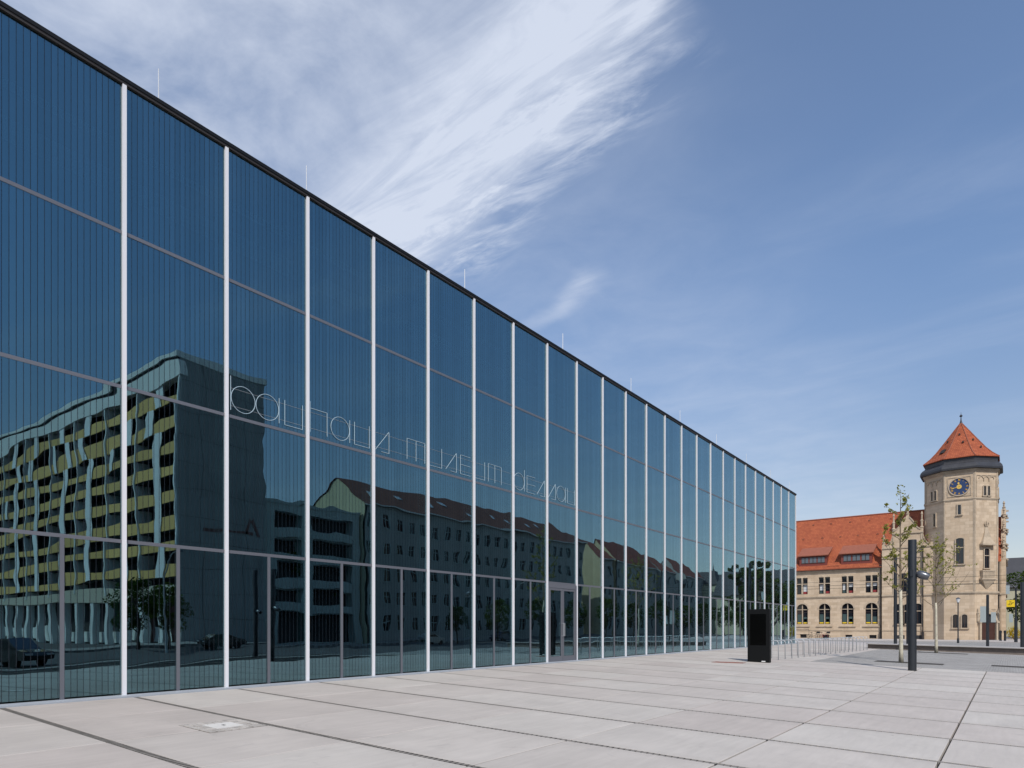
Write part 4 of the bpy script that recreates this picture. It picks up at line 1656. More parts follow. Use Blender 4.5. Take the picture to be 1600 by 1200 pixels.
def hand(a, L, w):
    m = MB()
    c, s = math.cos(a), math.sin(a)
    pts = [(-.15, -.03), (-.15, .03), (.1, .03), (L * .55, .03), (L * .62, w), (L * .8, w * .8), (L, 0.01), (L, -0.01), (L * .8, -w * .8), (L * .62, -w), (L * .55, -.03), (.1, -.03)]
    m.prism(FC, [(x * c - y * s, cz + x * s + y * c) for x, y in pts], .075, .095)
    m.disc(FC, 0, cz, 0.30 if L < .8 else .08, .07, .085, 16)
    part('clock_hand', m, M['gold'], ck)


hand(math.pi / 2 - 2 * math.pi * (11.72 / 12), 0.66, 0.12)
hand(math.pi / 2 - 2 * math.pi * (43 / 60), 1.02, 0.06)
# twin belfry slits with a blind arcade above
for fr in (FRt, FL, facet(0), facet(180)):
    for u in (-0.30, 0.30):
        flat_window(fr, u - 0.16, u + 0.16, 18.95, 20.25, 0.6, False)
    m = MB()
    for c in (-.8, 0, .8):
        m.ring(fr, c, 21.25, .28, .38, 0.0, .09, 10, 0, math.pi)
    for c in (-.4, .4):
        m.boxf(fr, c - .06, c + .06, 20.95, 21.25, 0.0, .12)
    m.boxf(fr, -1.45, 1.45, 21.66, 21.74, 0.0, .08)
    m.boxf(fr, -1.50, -1.40, 18.8, 21.66, 0.0, .05)
    m.boxf(fr, 1.40, 1.50, 18.8, 21.66, 0.0, .05)
    part('blind_arcade', m, M['sandstone_trim'], post)
flat_window(FC, -0.15, 0.20, 16.55, 17.85, 0, False)
flat_window(FL, -0.05, 0.30, 15.3, 17.1, 0, False)
flat_window(FC, -0.36, 0.52, 9.85, 13.35, 0.45)
flat_window(FC, -0.72, -0.10, 1.18, 3.0, 0.8, False)
flat_window(FC, 0.30, 0.92, 1.18, 3.0, 0.8, False)
# oriel on the right facet
m = MB()
for (r, z0_, z1_) in ((1.0, 8.72, 8.9), (1.12, 7.66, 7.82)):
    m.prism(FRt, [(-r, z0_), (r, z0_), (r, z1_), (-r, z1_)], 0.0, 0.55)
m.boxf(FRt, -0.92, 0.92, 7.80, 8.74, 0.0, 0.48)
# corbel tapering to a point
k = len(m.v)
m.add([FRt.p(-1.0, 7.66, 0), FRt.p(1.0, 7.66, 0), FRt.p(1.0, 7.66, .5), FRt.p(-1.0, 7.66, .5), FRt.p(-.1, 6.45, 0), FRt.p(.1, 6.45, 0), FRt.p(.1, 6.45, .05), FRt.p(-.1, 6.45, .05)],
      [(0, 1, 2, 3), (0, 3, 7, 4), (3, 2, 6, 7), (2, 1, 5, 6), (4, 7, 6, 5)])
part('oriel_balcony', m, M['sandstone_trim'], post)
m = MB()
m.boxf(FRt, -1.05, 1.05, 12.25, 12.45, 0.0, 0.60)
m.add([FRt.p(-.95, 12.45, 0), FRt.p(.95, 12.45, 0), FRt.p(.95, 12.45, .5), FRt.p(-.95, 12.45, .5), FRt.p(-.5, 13.4, .2), FRt.p(.5, 13.4, .2), FRt.p(-.15, 14.8, .03), FRt.p(.15, 14.8, .03), FRt.p(-.5, 13.4, 0), FRt.p(.5, 13.4, 0)],
      [(3, 2, 5, 4), (4, 5, 7, 6), (2, 1, 9, 5), (0, 3, 4, 8), (8, 4, 6), (5, 9, 7)])
part('oriel_hood', m, M['sandstone_trim'], post)
m = MB()
for u in (-.25, 0, .25):
    m.tube([FRt.p(u * .6, 14.8, .08), FRt.p(u * 1.3, 15.15, .1), FRt.p(u, 15.45 + (.15 if u == 0 else 0), .1)], [.06, .09, .02], 6)
part('oriel_crown', m, M['sandstone_trim'], post)
m = MB()
for q in range(9):
    u = -.8 + q * .2
    m.boxf(FRt, u, u + .09, 7.95, 8.6, .48, .53)
part('balustrade', m, M['sandstone_trim'], post)
flat_window(FRt, -0.36, 0.36, 9.2, 11.85, 0.45)
# portal
m = MB()
m.ring(FRt, 0.15, 1.95, 1.12, 1.36, 0.0, 0.30, 16, 0, math.pi)
m.ring(FRt, 0.15, 1.95, 1.36, 1.50, 0.0, 0.18, 16, 0, math.pi)
for s in (-1, 1):
    m.boxf(FRt, 0.15 + s * 1.24 - .13, 0.15 + s * 1.24 + .13, Z0, 1.95, 0.0, 0.32)
    m.boxf(FRt, 0.15 + s * 1.30 - .2, 0.15 + s * 1.30 + .2, 1.85, 2.05, 0.0, 0.38)
    p = FRt.p(0.15 + s * 1.5, 0, .12)
    m.lathe((p.x, p.y, 2.05), [(.12, 0), (.12, 1.0), (.17, 1.05), (.17, 1.15), (.09, 1.2), (.04, 1.75)], 6)
m.prism(FRt, [(-.35, 3.40), (.65, 3.40), (.15, 4.0)], 0.0, 0.2)
part('portal', m, M['sandstone_trim'], post)
m = MB()
m.prism(FRt, [(-.95, Z0), (1.25, Z0), (1.25, 1.95)] + [(0.15 + 1.1 * math.cos(math.pi * q / 10), 1.95 + 1.1 * math.sin(math.pi * q / 10)) for q in range(1, 10)] + [(-.95, 1.95)], 0.004, 0.03)
part('portal_recess', m, M['recess_dark'], post)
for u0, u1 in ((-.9, .12), (.18, 1.2)):
    m = MB()
    m.boxf(FRt, u0, u1, Z0 + .05, 1.85, 0.03, 0.09)
    for q in range(2):
        m.boxf(FRt, u0 + .15, u1 - .15, Z0 + .3 + q * 1.05, Z0 + 1.1 + q * 1.05, 0.09, 0.12)
    part('door', m, M['door_wood'], post)

# range to the right of the tower, its gable seen edge-on
m = MB()
m.box(9.0, 13.42, 113.0, 127.0, Z0 - .3, 10.4)
part('side_wall', m, M['sandstone'], post)
m = MB()
SG = F((13.5, 119.8, 0), (0, 1, 0), (0, 0, 1), (1, 0, 0))
sp = [(6.84, Z0 - .32), (6.84, 10.6), (5.6, 10.7), (5.2, 12.4), (4.0, 12.9), (3.6, 14.8), (2.4, 15.2), (2.0, 17.0), (.9, 17.4), (.5, 18.4)]
m.prism(SG, sp + [(-u, w) for u, w in reversed(sp)], -0.55, 0.0)
part('side_gable', m, M['sandstone'], post)
m = MB()
for w in (10.55, 12.75, 15.0, 17.2):
    hw = {10.55: 6.85, 12.75: 5.1, 15.0: 3.5, 17.2: 1.9}[w]
    m.boxf(SG, -hw, hw, w, w + .18, -0.60, 0.18)
m.boxf(SG, -6.85, 6.85, 5.75, 6.0, -0.6, 0.14)
m.boxf(WFR.sh(0, 0, -3.0), 12.3, 13.5, 5.75, 6.0, 0.0, .12)
for (u, w) in ((-6.6, 10.7), (-5.3, 12.4), (-3.7, 14.8), (-2.0, 17.0), (0, 18.3), (2.0, 17.0), (-4.5, 12.9), (-2.9, 15.2)):
    p = SG.p(u, w, -.25)
    m.lathe(p, [(.18, 0), (.18, .35), (.25, .4), (.12, .5), (.10, .9), (.17, 1.0), (.03, 1.35)], 6)
    m.box(p.x + .2, p.x + .55, p.y - .1, p.y + .1, p.z - .25, p.z - .05)
part('gable_trim', m, M['sandstone_trim'], post)
m = MB()
m.add([(8, 112.6, 10.3), (13.0, 112.6, 10.3), (13.0, 119.8, 17.4), (8, 119.8, 17.4), (13.0, 127.2, 10.3), (8, 127.2, 10.3)], [(0, 1, 2, 3), (3, 2, 4, 5)])
part('side_roof', m, M['clay_tiles'], post)
m = MB()
m.tube([(12.72, 112.85, 10.2), (12.72, 112.85, Z0)], .09, 8)
part('downpipe', m, M['gutter_dark'], post)

# yellow projecting sign with a post horn
sg = thing('hanging_sign', 'yellow square hanging sign with a black post horn by the corner', 'sign', (14.0, 109.0, 4.4))
m = MB()
m.box(13.58, 14.46, 108.98, 109.06, 3.95, 4.85)
part('board', m, M['poster_yellow'], sg)
SF = F((14.02, 108.98, 4.4), (1, 0, 0), (0, 0, 1), (0, -1, 0))
m = MB()
m.ring(SF, -.02, -.06, .11, .155, 0.001, .012, 16)
m.tube([SF.p(.08, -.16, .006), SF.p(-.2, -.17, .006), SF.p(-.3, -.12, .006)], .02, 5)
m.tube([SF.p(.05, .05, .006), SF.p(.18, .06, .006), SF.p(.30, .12, .006)], [.02, .03, .06], 6)
for s in (-1, 1):
    m.tube([SF.p(.1, .22 + s * .03, .006), SF.p(-.15, .26 + s * .05, .006)], .012, 4)
part('horn_emblem', m, M['sign_black'], sg)
m = MB()
m.tube([(13.5, 109.02, 4.9), (14.5, 109.02, 4.9)], .02, 6)
m.tube([(13.45, 112.6, 4.9), (13.5, 109.02, 4.9)], .02, 6)
part('bracket', m, M['wire_black'], sg)

# ------------------------------------------------------------------ small things before the post office
# lantern
lx, ly = 9.18, 91.7
lz = hz(lx, ly) - 0.1
ln = thing('street_lantern', 'slim black street lantern with a pale glass top before the tower', 'street lamp', (lx, ly, lz))
m = MB()
m.lathe((lx, ly, lz), [(.12, 0), (.12, .5), (.07, .6), (.055, 4.6), (.09, 4.62), (.09, 4.68)], 10)
part('pole', m, M['pole_anthracite'], ln, smooth=True)
m = MB()
m.lathe((lx, ly, lz), [(.10, 4.68), (.20, 5.05), (.20, 5.1)], 10)
part('lantern_glass', m, M['lamp_glass'], ln)
m = MB()
m.lathe((lx, ly, lz), [(.24, 5.1), (.22, 5.16), (.05, 5.26)], 10)
part('lantern_cap', m, M['lamp_grey'], ln)


def signal_head(mb_h, mb_v, p, back, w=.34, h=1.05):
    x, y, z = p
    mb_h.box(x - w / 2, x + w / 2, y - .12, y + .12, z, z + h)
    for q in range(3):
        mb_v.lathe((x, y + (.13 if back else -.13), z + .18 + q * .34), [(.13, -.01), (.13, .01)], 10)
        mb_v.box(x - .13, x + .13, y + (.12 if back else -.28), y + (.28 if back else -.12), z + .27 + q * .34, z + .30 + q * .34)


sx_, sy_ = 12.62, 61.0
sz_ = hz(sx_, sy_)
ts = thing('traffic_signal', 'dark pole carrying two grey traffic signals seen from behind', 'traffic signal', (sx_, sy_, sz_), 'traffic signals')
m = MB()
m.lathe((sx_, sy_, sz_), [(.10, 0), (.09, 4.1), (.02, 4.12)], 12)
part('pole', m, M['pole_anthracite'], ts, smooth=True)
h, v = MB(), MB()
signal_head(h, v, (sx_ - .27, sy_, sz_ + 2.05), True, .36, 1.2)
signal_head(h, v, (sx_ + .36, sy_, sz_ + 2.05), True, .30, .75)
part('signal_head', h, M['signal_grey'], ts)
part('visor', v, M['signal_black'], ts)
sx_, sy_ = 14.5, 96.0
sz_ = hz(sx_, sy_)
ts = thing('traffic_signal', 'dark traffic signal mast with pale heads beside the yellow sign', 'traffic signal', (sx_, sy_, sz_), 'traffic signals')
m = MB()
m.lathe((sx_, sy_, sz_), [(.17, 0), (.16, 2.8), (.10, 2.85), (.09, 6.3)], 12)
m.tube([(sx_, sy_, sz_ + 6.2), (sx_ - .25, sy_, sz_ + 6.6), (sx_ - .9, sy_, sz_ + 6.7)], .06, 8)
part('pole', m, M['pole_anthracite'], ts, smooth=True)
h, v = MB(), MB()
signal_head(h, v, (sx_ - .75, sy_, sz_ + 5.6), True, .36, 1.0)
signal_head(h, v, (sx_ - .45, sy_, sz_ + 2.3), True, .34, 1.0)
part('signal_head', h, M['signal_grey'], ts)
part('visor', v, M['signal_black'], ts)
for (x, y, lb) in ((13.0, 104.0, 'short dark bollard left of its twin beside the tower door'), (13.45, 104.3, 'short dark bollard right of its twin beside the tower door')):
    m = MB()
    z = hz(x, y)
    m.lathe((x, y, z), [(.13, 0), (.12, 1.0), (.15, 1.05), (.15, 1.25), (.05, 1.32)], 10)
    solo('bollard', m, M['pole_anthracite'], lb, 'bollard', 'bollards by the tower door', True, (x, y, z))
# yellow shrub
rnd = random.Random(5)
m = MB()
for q in range(700):
    d = Vector((rnd.gauss(0, 1), rnd.gauss(0, 1), rnd.gauss(0, 1))).normalized() * rnd.uniform(.4, 1)
    leaf_quad(m, Vector((14.4, 114.0, .5)) + Vector((d.x * .9, d.y * .9, d.z * .95)), .16, rnd)
sh = thing('flowering_shrub', 'yellow flowering shrub behind the corner of the post office', 'shrub', (14.4, 114.0, -.45))
part('foliage', m, M['yellow_leaf'], sh, fixn=False)
m = MB()
for q in range(6):
    a = q * 1.05
    m.tube([(14.4, 114, -.5), (14.4 + .5 * math.cos(a), 114 + .5 * math.sin(a), .9)], [.03, .01], 5)
part('stems', m, M['bark_twig'], sh)
# barrier frame and bicycle in front of the wing
bf = thing('barrier_frame', 'thin black steel barrier frame standing beside the parked bicycle', 'barrier', (-9.5, 100.5, -.45))
m = MB()
m.tube([(-11.6, 100.5, -.5), (-11.6, 100.5, .95), (-8.9, 100.5, .95), (-8.9, 100.5, -.5)], .035, 6)
m.tube([(-11.6, 100.5, .25), (-8.9, 100.5, .25)], .03, 6)
part('frame', m, M['wire_black'], bf)
def bicycle(bx, by, bz, label, paint):
    bk = thing('bicycle', label, 'bicycle', (bx, by, bz))
    BF_ = F((bx, by, bz), (1, 0, 0), (0, 0, 1), (0, -1, 0))
    for u in (-.55, .55):
        m = MB()
        m.ring(BF_, u, .35, .31, .35, -.02, .02, 20)
        for q in range(8):
            a = q * math.pi / 8
            m.tube([BF_.p(u + .31 * math.cos(a), .35 + .31 * math.sin(a), 0), BF_.p(u - .31 * math.cos(a), .35 - .31 * math.sin(a), 0)], .004, 3)
        part('wheel', m, M['bike_black'], bk)
    m = MB()
    P = lambda u, w, n=0: BF_.p(u, w, n)
    for a, c in (((-.55, .35), (-.1, .35)), ((-.55, .35), (-.2, .8)), ((-.1, .35), (-.25, .92)), ((-.1, .35), (.38, .78)), ((-.2, .7), (.36, .86)), ((.55, .35), (.36, .95))):
        m.tube([P(*a), P(*c)], .02, 6)
    part('frame', m, M[paint], bk)
    m = MB()
    m.tube([P(.36, .95), P(.34, 1.08)], .015, 6)
    m.tube([P(.2, 1.1, -.28), P(.34, 1.08, 0), P(.2, 1.1, .28)], .015, 6)
    part('handlebar', m, M['bike_black'], bk)
    m = MB()
    m.boxf(BF_, -.40, -.14, .92, .99, -.09, .09)
    part('saddle', m, M['bike_black'], bk)
    m = MB()
    m.boxf(BF_, .45, .85, .82, 1.10, -.18, .18)
    part('basket', m, M['bike_black'], bk)


bicycle(-7.3, 102.0, -.45, 'bicycle with dark basket and red frame parked before the post office wall', 'bike_red')
bicycle(-8.7, 102.3, -.45, 'bicycle with dark frame parked left of the red one by the post office', 'bike_black')
# tram wires
for k, (y, z, z2, lb) in enumerate(((80.0, 6.0, 5.85, 'thin tram contact wire crossing nearest before the post office'), (87.0, 6.05, 5.9, 'thin tram contact wire crossing furthest before the post office'), (83.5, 6.6, 6.55, 'uppermost thin black tram cable spanning before the post office'))):
    m = MB()
    m.tube([(-40 + 7.5 * q, y + (.6 * math.sin(q * .5) if k == 2 else 0), z + (z2 - z) * q / 9) for q in range(10)], .016, 5)
    solo('overhead_wire', m, M['wire_black'], lb, 'cable', 'tram wires', False, (-2, y, z))

# dark roofed house behind the trees at the right edge
hs = thing('slate_house', 'plain house with a large dark slate roof at the right edge', 'house', (26, 165, -.5))
m = MB()
m.box(12.0, 44, 160, 174, -.6, 9.0)
part('wall', m, M['plaster_cream'], hs)
m = MB()
m.add([(11.5, 159.5, 8.9), (44.5, 159.5, 8.9), (44.5, 167, 15.2), (11.5, 167, 15.2), (11.5, 174.5, 8.9), (44.5, 174.5, 8.9)], [(0, 1, 2, 3), (3, 2, 5, 4), (0, 3, 4), (1, 5, 2)])
part('roof', m, M['roof_slate'], hs)

# ------------------------------------------------------------------ buildings across the street, seen mirrored in the glass
XF = 58.4
# apartment block with yellow balconies
ab = thing('apartment_block', 'tall apartment block with yellow balconies and a dark blank end wall', 'apartment block', (80, 40, -.7))
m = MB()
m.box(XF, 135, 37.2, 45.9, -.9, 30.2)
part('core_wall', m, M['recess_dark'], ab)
m = MB()
m.box(XF - .25, XF, 35.6, 46.0, -.9, 30.9)
ew = part('end_wall', m, M['end_wall_grey'], ab, label='dark blank end wall')
m = MB()
for z in range(1, 11):
    m.box(XF - .262, XF - .25, 35.6, 46.0, -.9 + z * 2.9, -.87 + z * 2.9)
for y in (38.2, 40.8, 43.4):
    m.box(XF - .264, XF - .25, y, y + .03, -.9, 30.9)
part('panel_joint', m, M['recess_dark'], ew)
m = MB()
m.box(XF - .35, 135, 35.2, 46.2, 30.9, 31.5)
m.box(XF - .30, 135, 35.35, 36.2, 28.6, 30.5)
part('parapet', m, M['panel_concrete'], ab)
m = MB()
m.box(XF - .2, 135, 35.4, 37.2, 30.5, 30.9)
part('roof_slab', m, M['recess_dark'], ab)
m = MB()
m.box(XF, 135, 35.5, 37.2, 4.7, 6.1)
part('band', m, M['band_cream'], ab)
m = MB()
m.box(XF + .05, XF + 9.3, 35.55, 35.67, 0, 1.22)
mb2 = m.mesh('balcony', M['balcony_yellow'], (XF + .05, 35.55, 0))
FST = 9.4
for k in range(8):
    z = 26.0 - 2.72 * k
    for bq in range(8):
        o = inst('balcony', mb2, ab, (XF + .05 + FST * bq, 35.55, z))
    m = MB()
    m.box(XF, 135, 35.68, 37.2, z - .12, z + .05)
    part('floor_slab', m, M['recess_dark'], ab)  # concrete slabs coloured near-black, shade of the balcony gaps painted in
m = MB()
m.box(0, 0.22, -0.10, 1.6, 0, 25.0)
mfin = m.mesh('fin', M['screen_panel'])
for bq in range(9):
    inst('fin', mfin, ab, (XF - .03 + FST * bq - (0.1 if bq else 0), 35.5, 5.6))
m = MB()
m.box(0, 1.55, -0.06, 0.0, 0, 2.70)
for hx_ in range(4):
    for hz_ in range(6):
        m.box(0.25 + hx_ * .32, 0.33 + hx_ * .32, -0.063, -0.058, .25 + hz_ * .42, .33 + hz_ * .42)
mscr = m.mesh('screen', M['screen_panel'])
rnd = random.Random(12)
for bq in range(8):
    base = (3.4, 3.0, 4.4, 3.6, 4.2, 3.2, 4.0, 3.5)[bq]
    for k in range(8):
        z = 26.0 - 2.72 * k
        off = base + (2.1 if k == 1 and bq % 2 == 0 else -1.7 if k == 1 else 0)
        inst('screen', mscr, ab, (XF + FST * bq + off, 35.5, z - .02))
    if bq % 2:
        inst('screen', mscr, ab, (XF + FST * bq + 7.4, 35.5, 26.0 - 2.72 * (1 + bq % 3) - .02), 0, (.55, 1, 1))
m = MB()
for bq in range(16):
    x = XF + 4.7 * bq
    m.box(x - .4 if bq else x, x + .5, 35.6, 36.4, -.9, 4.7)
part('arcade_pillar', m, M['panel_concrete'], ab)
m = MB()
m.box(XF + 3, 130, 36.9, 37.1, -.7, 1.2)
part('shop_plinth', m, M['panel_concrete'], ab)
m = MB()
m.box(XF + 3.6, XF + 4.6, 36.7, 36.85, -.7, 3.5)
m.box(XF + 9.0, XF + 9.8, 36.7, 36.85, -.7, 3.5)
part('shop_sign', m, M['sign_red'], ab)
m = MB()
EF = F((XF - .27, 40.8, 12.4), (0, -1, 0), (0, 0, 1), (-1, 0, 0))
m.boxf(EF, -3.6, 2.2, 0.0, .35, 0.0, .05)
m.prism(EF, [(-4.6, 0), (-4.2, 0), (-3.4, 1.9), (-3.7, 2.2)], 0.0, .05)
m.prism(EF, [(-2.4, 0), (-2.8, 0), (-3.4, 1.9), (-3.2, 2.2)], 0.0, .05)
part('wall_sign', m, M['sign_red'], ew)

# low building with curved balconies
lb = thing('balcony_house', 'low flat roofed house with long curved balconies beside the apartment block', 'house', (64, 54, -.7))
LFR = F((XF + .6, 46.3, 0), (0, 1, 0), (0, 0, 1), (-1, 0, 0))
ops = []
for k in range(4):
    z = 3.9 + k * 3.25
    for (u0, u1) in ((1.6, 5.6), (7.2, 13.6)):
        ops.append((u0, u1, z + .2, z + 2.35, 0))
ops.append((2.0, 13.8, -.6, 3.0, 0))
m = MB()
wall_open(m, LFR, 0, 15.0, -.9, 17.1, ops, 1.4)
part('wall', m, M['plaster_teal'], lb, fixn=False)
m = MB()
m.box(XF + .62, XF + 13, 46.3, 46.5, -.9, 17.1)
m.box(XF + .62, XF + 13, 61.1, 61.3, -.9, 17.1)
m.box(XF + .5, XF + 13, 46.25, 61.35, 17.1, 17.4)
part('side_wall', m, M['plaster_teal'], lb)
m = MB()
m.box(XF + 2.0, XF + 2.2, 46.6, 61.0, -.9, 17.0)
part('back_wall', m, M['recess_dark'], lb)
for k in range(4):
    z = 3.9 + k * 3.25
    for (u0, u1, bul) in ((1.5, 5.7, .5), (7.0, 13.8, 1.2)):
        m = MB()
        n = 12
        pts = [(u0 + (u1 - u0) * q / n, bul * math.sin(math.pi * q / n)) for q in range(n + 1)]
        for q in range(n):
            (ua, na), (ub, nb) = pts[q], pts[q + 1]
            vs = [LFR.p(u, w, nn) for (u, nn) in ((ua, na), (ub, nb)) for w in (z - .75, z + .35)] + [LFR.p(u, w, nn - .15) for (u, nn) in ((ua, na), (ub, nb)) for w in (z - .75, z + .35)]
            m.add(vs, [(0, 2, 3, 1), (4, 5, 7, 6), (1, 3, 7, 5), (0, 4, 6, 2)])
        part('balcony', m, M['plaster_teal'], lb, fixn=False)


def row_house(name, label, x0, x1, y0, y1, ez, rz_, wallm, roofm, group=None, nfl=4, step=3.0, hip=0.0, skyl=0, front='plaster_grey', win=True):
    """house whose ridge runs along Y; gable at y0, street front at x0"""
    h = thing(name, label, 'house', ((x0 + x1) / 2, (y0 + y1) / 2, -.7), group)
    xm = (x0 + x1) / 2
    gf = F((0, y0, 0), (1, 0, 0), (0, 0, 1), (0, -1, 0))
    m = MB()
    m.prism(gf, [(x0, -.9), (x1, -.9), (x1, ez), (xm, rz_), (x0, ez)], -.4, 0.0)
    part('gable_wall', m, M[wallm], h)
    m = MB()
    ff = F((x0, y0, 0), (0, 1, 0), (0, 0, 1), (-1, 0, 0))
    L = y1 - y0
    nb = max(1, int(L / step))
    fh = (ez + .7) / (nfl + .35)
    ops = []
    for k in range(nfl):
        for q in range(nb):
            c = L * (q + .5) / nb
            ops.append((c - .62, c + .62, -.7 + fh * (k + .42), -.7 + fh * (k + .92), 0))
    wall_open(m, ff, 0.0, L, -.9, ez, ops if win else [], .25)
    m.box(x1 - .1, x1, y0 + .4, y1 - .01, -.9, ez - .01)
    m.box(x0 + .3, x1 - .1, y1 - .1, y1, -.9, ez - .01)
    part('wall', m, M[front], h, fixn=False)
    if win:
        m = MB()
        m.box(.20, .26, -.62, .62, 0, fh * .5)
        pm = m.mesh('pane', M['window_dark'])
        m = MB()
        m.box(.10, .2, -.04, .04, 0, fh * .5)
        m.box(.11, .2, -.62, .62, fh * .33, fh * .33 + .06)
        m.box(-.06, .1, -.7, .7, -.1, 0)
        m.box(-.06, 0, -.76, -.62, 0, fh * .5)
        m.box(-.06, 0, .62, .76, 0, fh * .5)
        wm = m.mesh('window', M['plaster_teal'])
        for k in range(nfl):
            for q in range(nb):
                c = L * (q + .5) / nb
                w = inst('window', wm, h, (x0, y0 + c, -.7 + fh * (k + .42)))
                pn = bpy.data.objects.new('pane', pm)
                pn.parent = w
                COL.objects.link(pn)
    m = MB()
    ov = .35
    ey = y1 + (.3 if not hip else .3)
    ya = y0 - .15
    sl_ = (rz_ - ez) / (xm - x0)
    zl = ez - ov * sl_ + .12
    m.add([(x0 - ov, ya, zl), (x1 + ov, ya, zl), (xm, ya, rz_ + .12), (xm, ey - hip, rz_ + .12), (x0 - ov, ey, zl), (x1 + ov, ey, zl),
           (x0 - ov, ya, zl - .18), (x1 + ov, ya, zl - .18), (x0 - ov, ey, zl - .18), (x1 + ov, ey, zl - .18)],
          [(0, 2, 3, 4), (1, 5, 3, 2), (4, 3, 5), (0, 4, 8, 6), (1, 7, 9, 5), (4, 5, 9, 8)])
    rf = part('roof', m, M[roofm], h, fixn=False)
    if skyl:
        rr = random.Random(3)
        for q in range(skyl):
            y = y0 + 4 + (L - 12) * q / skyl + rr.uniform(-1, 1)
            t_ = rr.uniform(.3, .6)
            x = x0 + (xm - x0) * t_
            z = ez + (rz_ - ez) * t_ + .14
            d = Vector((xm - x0, 0, rz_ - ez)).normalized()
            n_ = Vector((-d.z, 0, d.x))
            sf = F((x, y, z), (0, 1, 0), d, n_)
            mm = MB()
            mm.boxf(sf, -.5, .5, -.6, .6, 0.0, .08)
            part('skylight', mm, M['skylight_glass'], rf)
    m = MB()
    m.box(x0 - ov - .12, x0 - ov, ya, ey, zl - .16, zl + .02)
    part('gutter', m, M['gutter_pale'], h)
    return h


row_house('long_house', 'long apartment house with a brown red roof and pale green gable', XF, XF + 11.8, 61.6, 121.5, 18.9, 23.2, 'plaster_cream', 'roof_brown', None, 5, 2.6, 5.0, 9)
row_house('gabled_house', 'narrow house with a sand coloured gable beyond the long roof', XF + .2, XF + 10.2, 129.5, 134.4, 16.5, 20.3, 'plaster_sand', 'roof_red', 'gabled houses mirrored beyond the long house', 4, 2.4)
row_house('gabled_house', 'broad red roofed house next to the narrow sand coloured gable', XF, XF + 9.2, 135.3, 157.0, 16.4, 21.6, 'plaster_sand', 'roof_red', 'gabled houses mirrored beyond the long house', 4, 3.0, 2.5)
row_house('gabled_house', 'lower house with a sloping hipped red roof right of the broad red roof', XF - 1, XF + 9.0, 157.6, 169.0, 15.9, 20.0, 'plaster_grey', 'roof_red', 'gabled houses mirrored beyond the long house', 4, 3.0, 6.0)
row_house('gabled_house', 'furthest hipped house with a dark red roof before the cream villa', XF - 2, XF + 8, 170.5, 184.0, 15.2, 20.2, 'plaster_grey', 'roof_red', 'gabled houses mirrored beyond the long house', 4, 3.0, 7.0)
# cream villa with mansard
vl = thing('cream_villa', 'cream villa with two dark mansard roofs mirrored beyond the row', 'villa', (57, 196, -.7))
m = MB()
m.box(52, 66, 184.5, 190.5, -.9, 13.0)
m.box(53.5, 66, 190.5, 198, -.9, 12.0)
m.box(52, 66, 198, 206, -.9, 13.0)
part('wall', m, M['plaster_cream'], vl)
for (y0, y1) in ((184.2, 190.8), (197.7, 206.3)):
    m = MB()
    m.add([(51.7, y0, 13), (66.3, y0, 13), (66.3, y1, 13), (51.7, y1, 13), (53.5, y0 + 1.5, 17.2), (64.5, y0 + 1.5, 17.2), (64.5, y1 - 1.5, 17.2), (53.5, y1 - 1.5, 17.2)],
          [(0, 1, 5, 4), (1, 2, 6, 5), (2, 3, 7, 6), (3, 0, 4, 7), (4, 5, 6, 7)])
    part('mansard_roof', m, M['roof_slate'], vl)
    m = MB()
    m.lathe((54.5, (y0 + y1) / 2, 17.2), [(.5, 0), (.35, .6), (.08, 1.0), (.06, 2.6)], 8)
    part('finial', m, M['roof_slate'], vl)
m = MB()
for y in (186, 188.2, 192.5, 195, 200, 203):
    for z in (2.0, 5.6, 9.2):
        m.box(51.9 if not 190.5 < y < 198 else 53.4, 52.2 if not 190.5 < y < 198 else 53.7, y, y + 1.1, z, z + 1.9)
part('windows', m, M['window_dark'], vl)

# cars parked across the street
CAR = {}


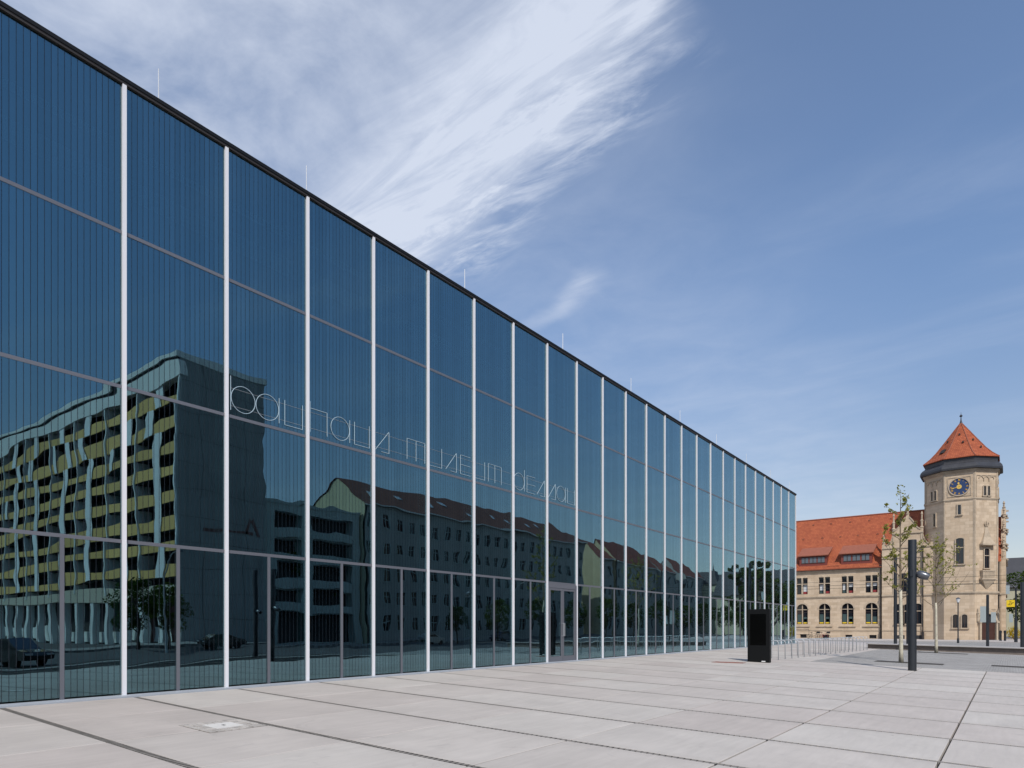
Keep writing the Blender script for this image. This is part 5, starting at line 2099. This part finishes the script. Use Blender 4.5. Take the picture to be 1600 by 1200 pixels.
def car(x, y, rz, paint, label):
    z = hz(x, y) - .15
    c = thing('parked_car', label, 'car', (x, y, z), 'cars parked across the street', rz)
    if not CAR:
        fr = F((0, 0, 0), (0, 1, 0), (0, 0, 1), (1, 0, 0))
        m = MB()
        body = [(-2.1, .35), (-2.15, .7), (-2.0, .92), (-1.2, 1.0), (1.5, 1.0), (2.05, .88), (2.15, .6), (2.1, .32)]
        m.prism(fr, body, -.85, .85)
        m.prism(fr, [(-1.75, .98), (-1.05, 1.47), (.55, 1.50), (1.35, 1.02)][::-1], -.70, .70)
        CAR['body'] = m
        m = MB()
        m.prism(fr, [(-1.45, 1.04), (-.98, 1.39), (.48, 1.42), (1.08, 1.05)][::-1], -.712, .712)
        CAR['glass'] = m
        m = MB()
        for u in (-1.30, 1.32):
            for n in (-.86, .64):
                m.disc(fr, u, .32, .32, n, n + .22, 16)
        CAR['wheels'] = m
        m = MB()
        for s in (-.6, .6):
            m.box(s - .2, s + .2, -2.17, -2.08, .66, .80)
            m.box(s - .2, s + .2, 2.05, 2.16, .62, .76)
        CAR['lamps'] = m
    for nm, mt in (('body', M[paint]), ('glass', M['car_glass']), ('wheels', M['tyre_rubber']), ('lamps', M['car_lamp'])):
        o = bpy.data.objects.new(nm, CAR[nm].mesh(nm, mt))
        o.parent = c
        COL.objects.link(o)


car(45.0, 33.0, R(4), 'car_black', 'black car mirrored in front of the dark end wall')
car(32.0, 13.0, R(70), 'car_black', 'black car mirrored low at the left edge of the glass')
car(47.0, 63.0, R(0), 'car_silver', 'silver car mirrored in the panes left of the door')
car(48.0, 80.0, R(0), 'car_blue', 'dark blue car mirrored right of the silver car')

# street lamp masts with curved arms across the street
for (x, y, lb) in ((43.0, 76.0, 'curved arm street lamp mirrored above the museum door'), (43.5, 27.0, 'curved arm street lamp mirrored before the yellow balconies')):
    z = hz(x, y) - .15
    s = thing('street_lamp', lb, 'street lamp', (x, y, z), 'street lamps across the street')
    m = MB()
    m.tube([(x, y, z), (x, y, z + 6.5), (x - .4, y, z + 7.6), (x - 1.4, y, z + 8.3), (x - 2.4, y, z + 8.5)], [.09, .06, .05, .045, .04], 8)
    part('mast', m, M['galvanised_steel'], s, smooth=True)
    m = MB()
    m.box(x - 3.1, x - 2.3, y - .13, y + .13, z + 8.42, z + 8.56)
    part('lamp_head', m, M['lamp_grey'], s)
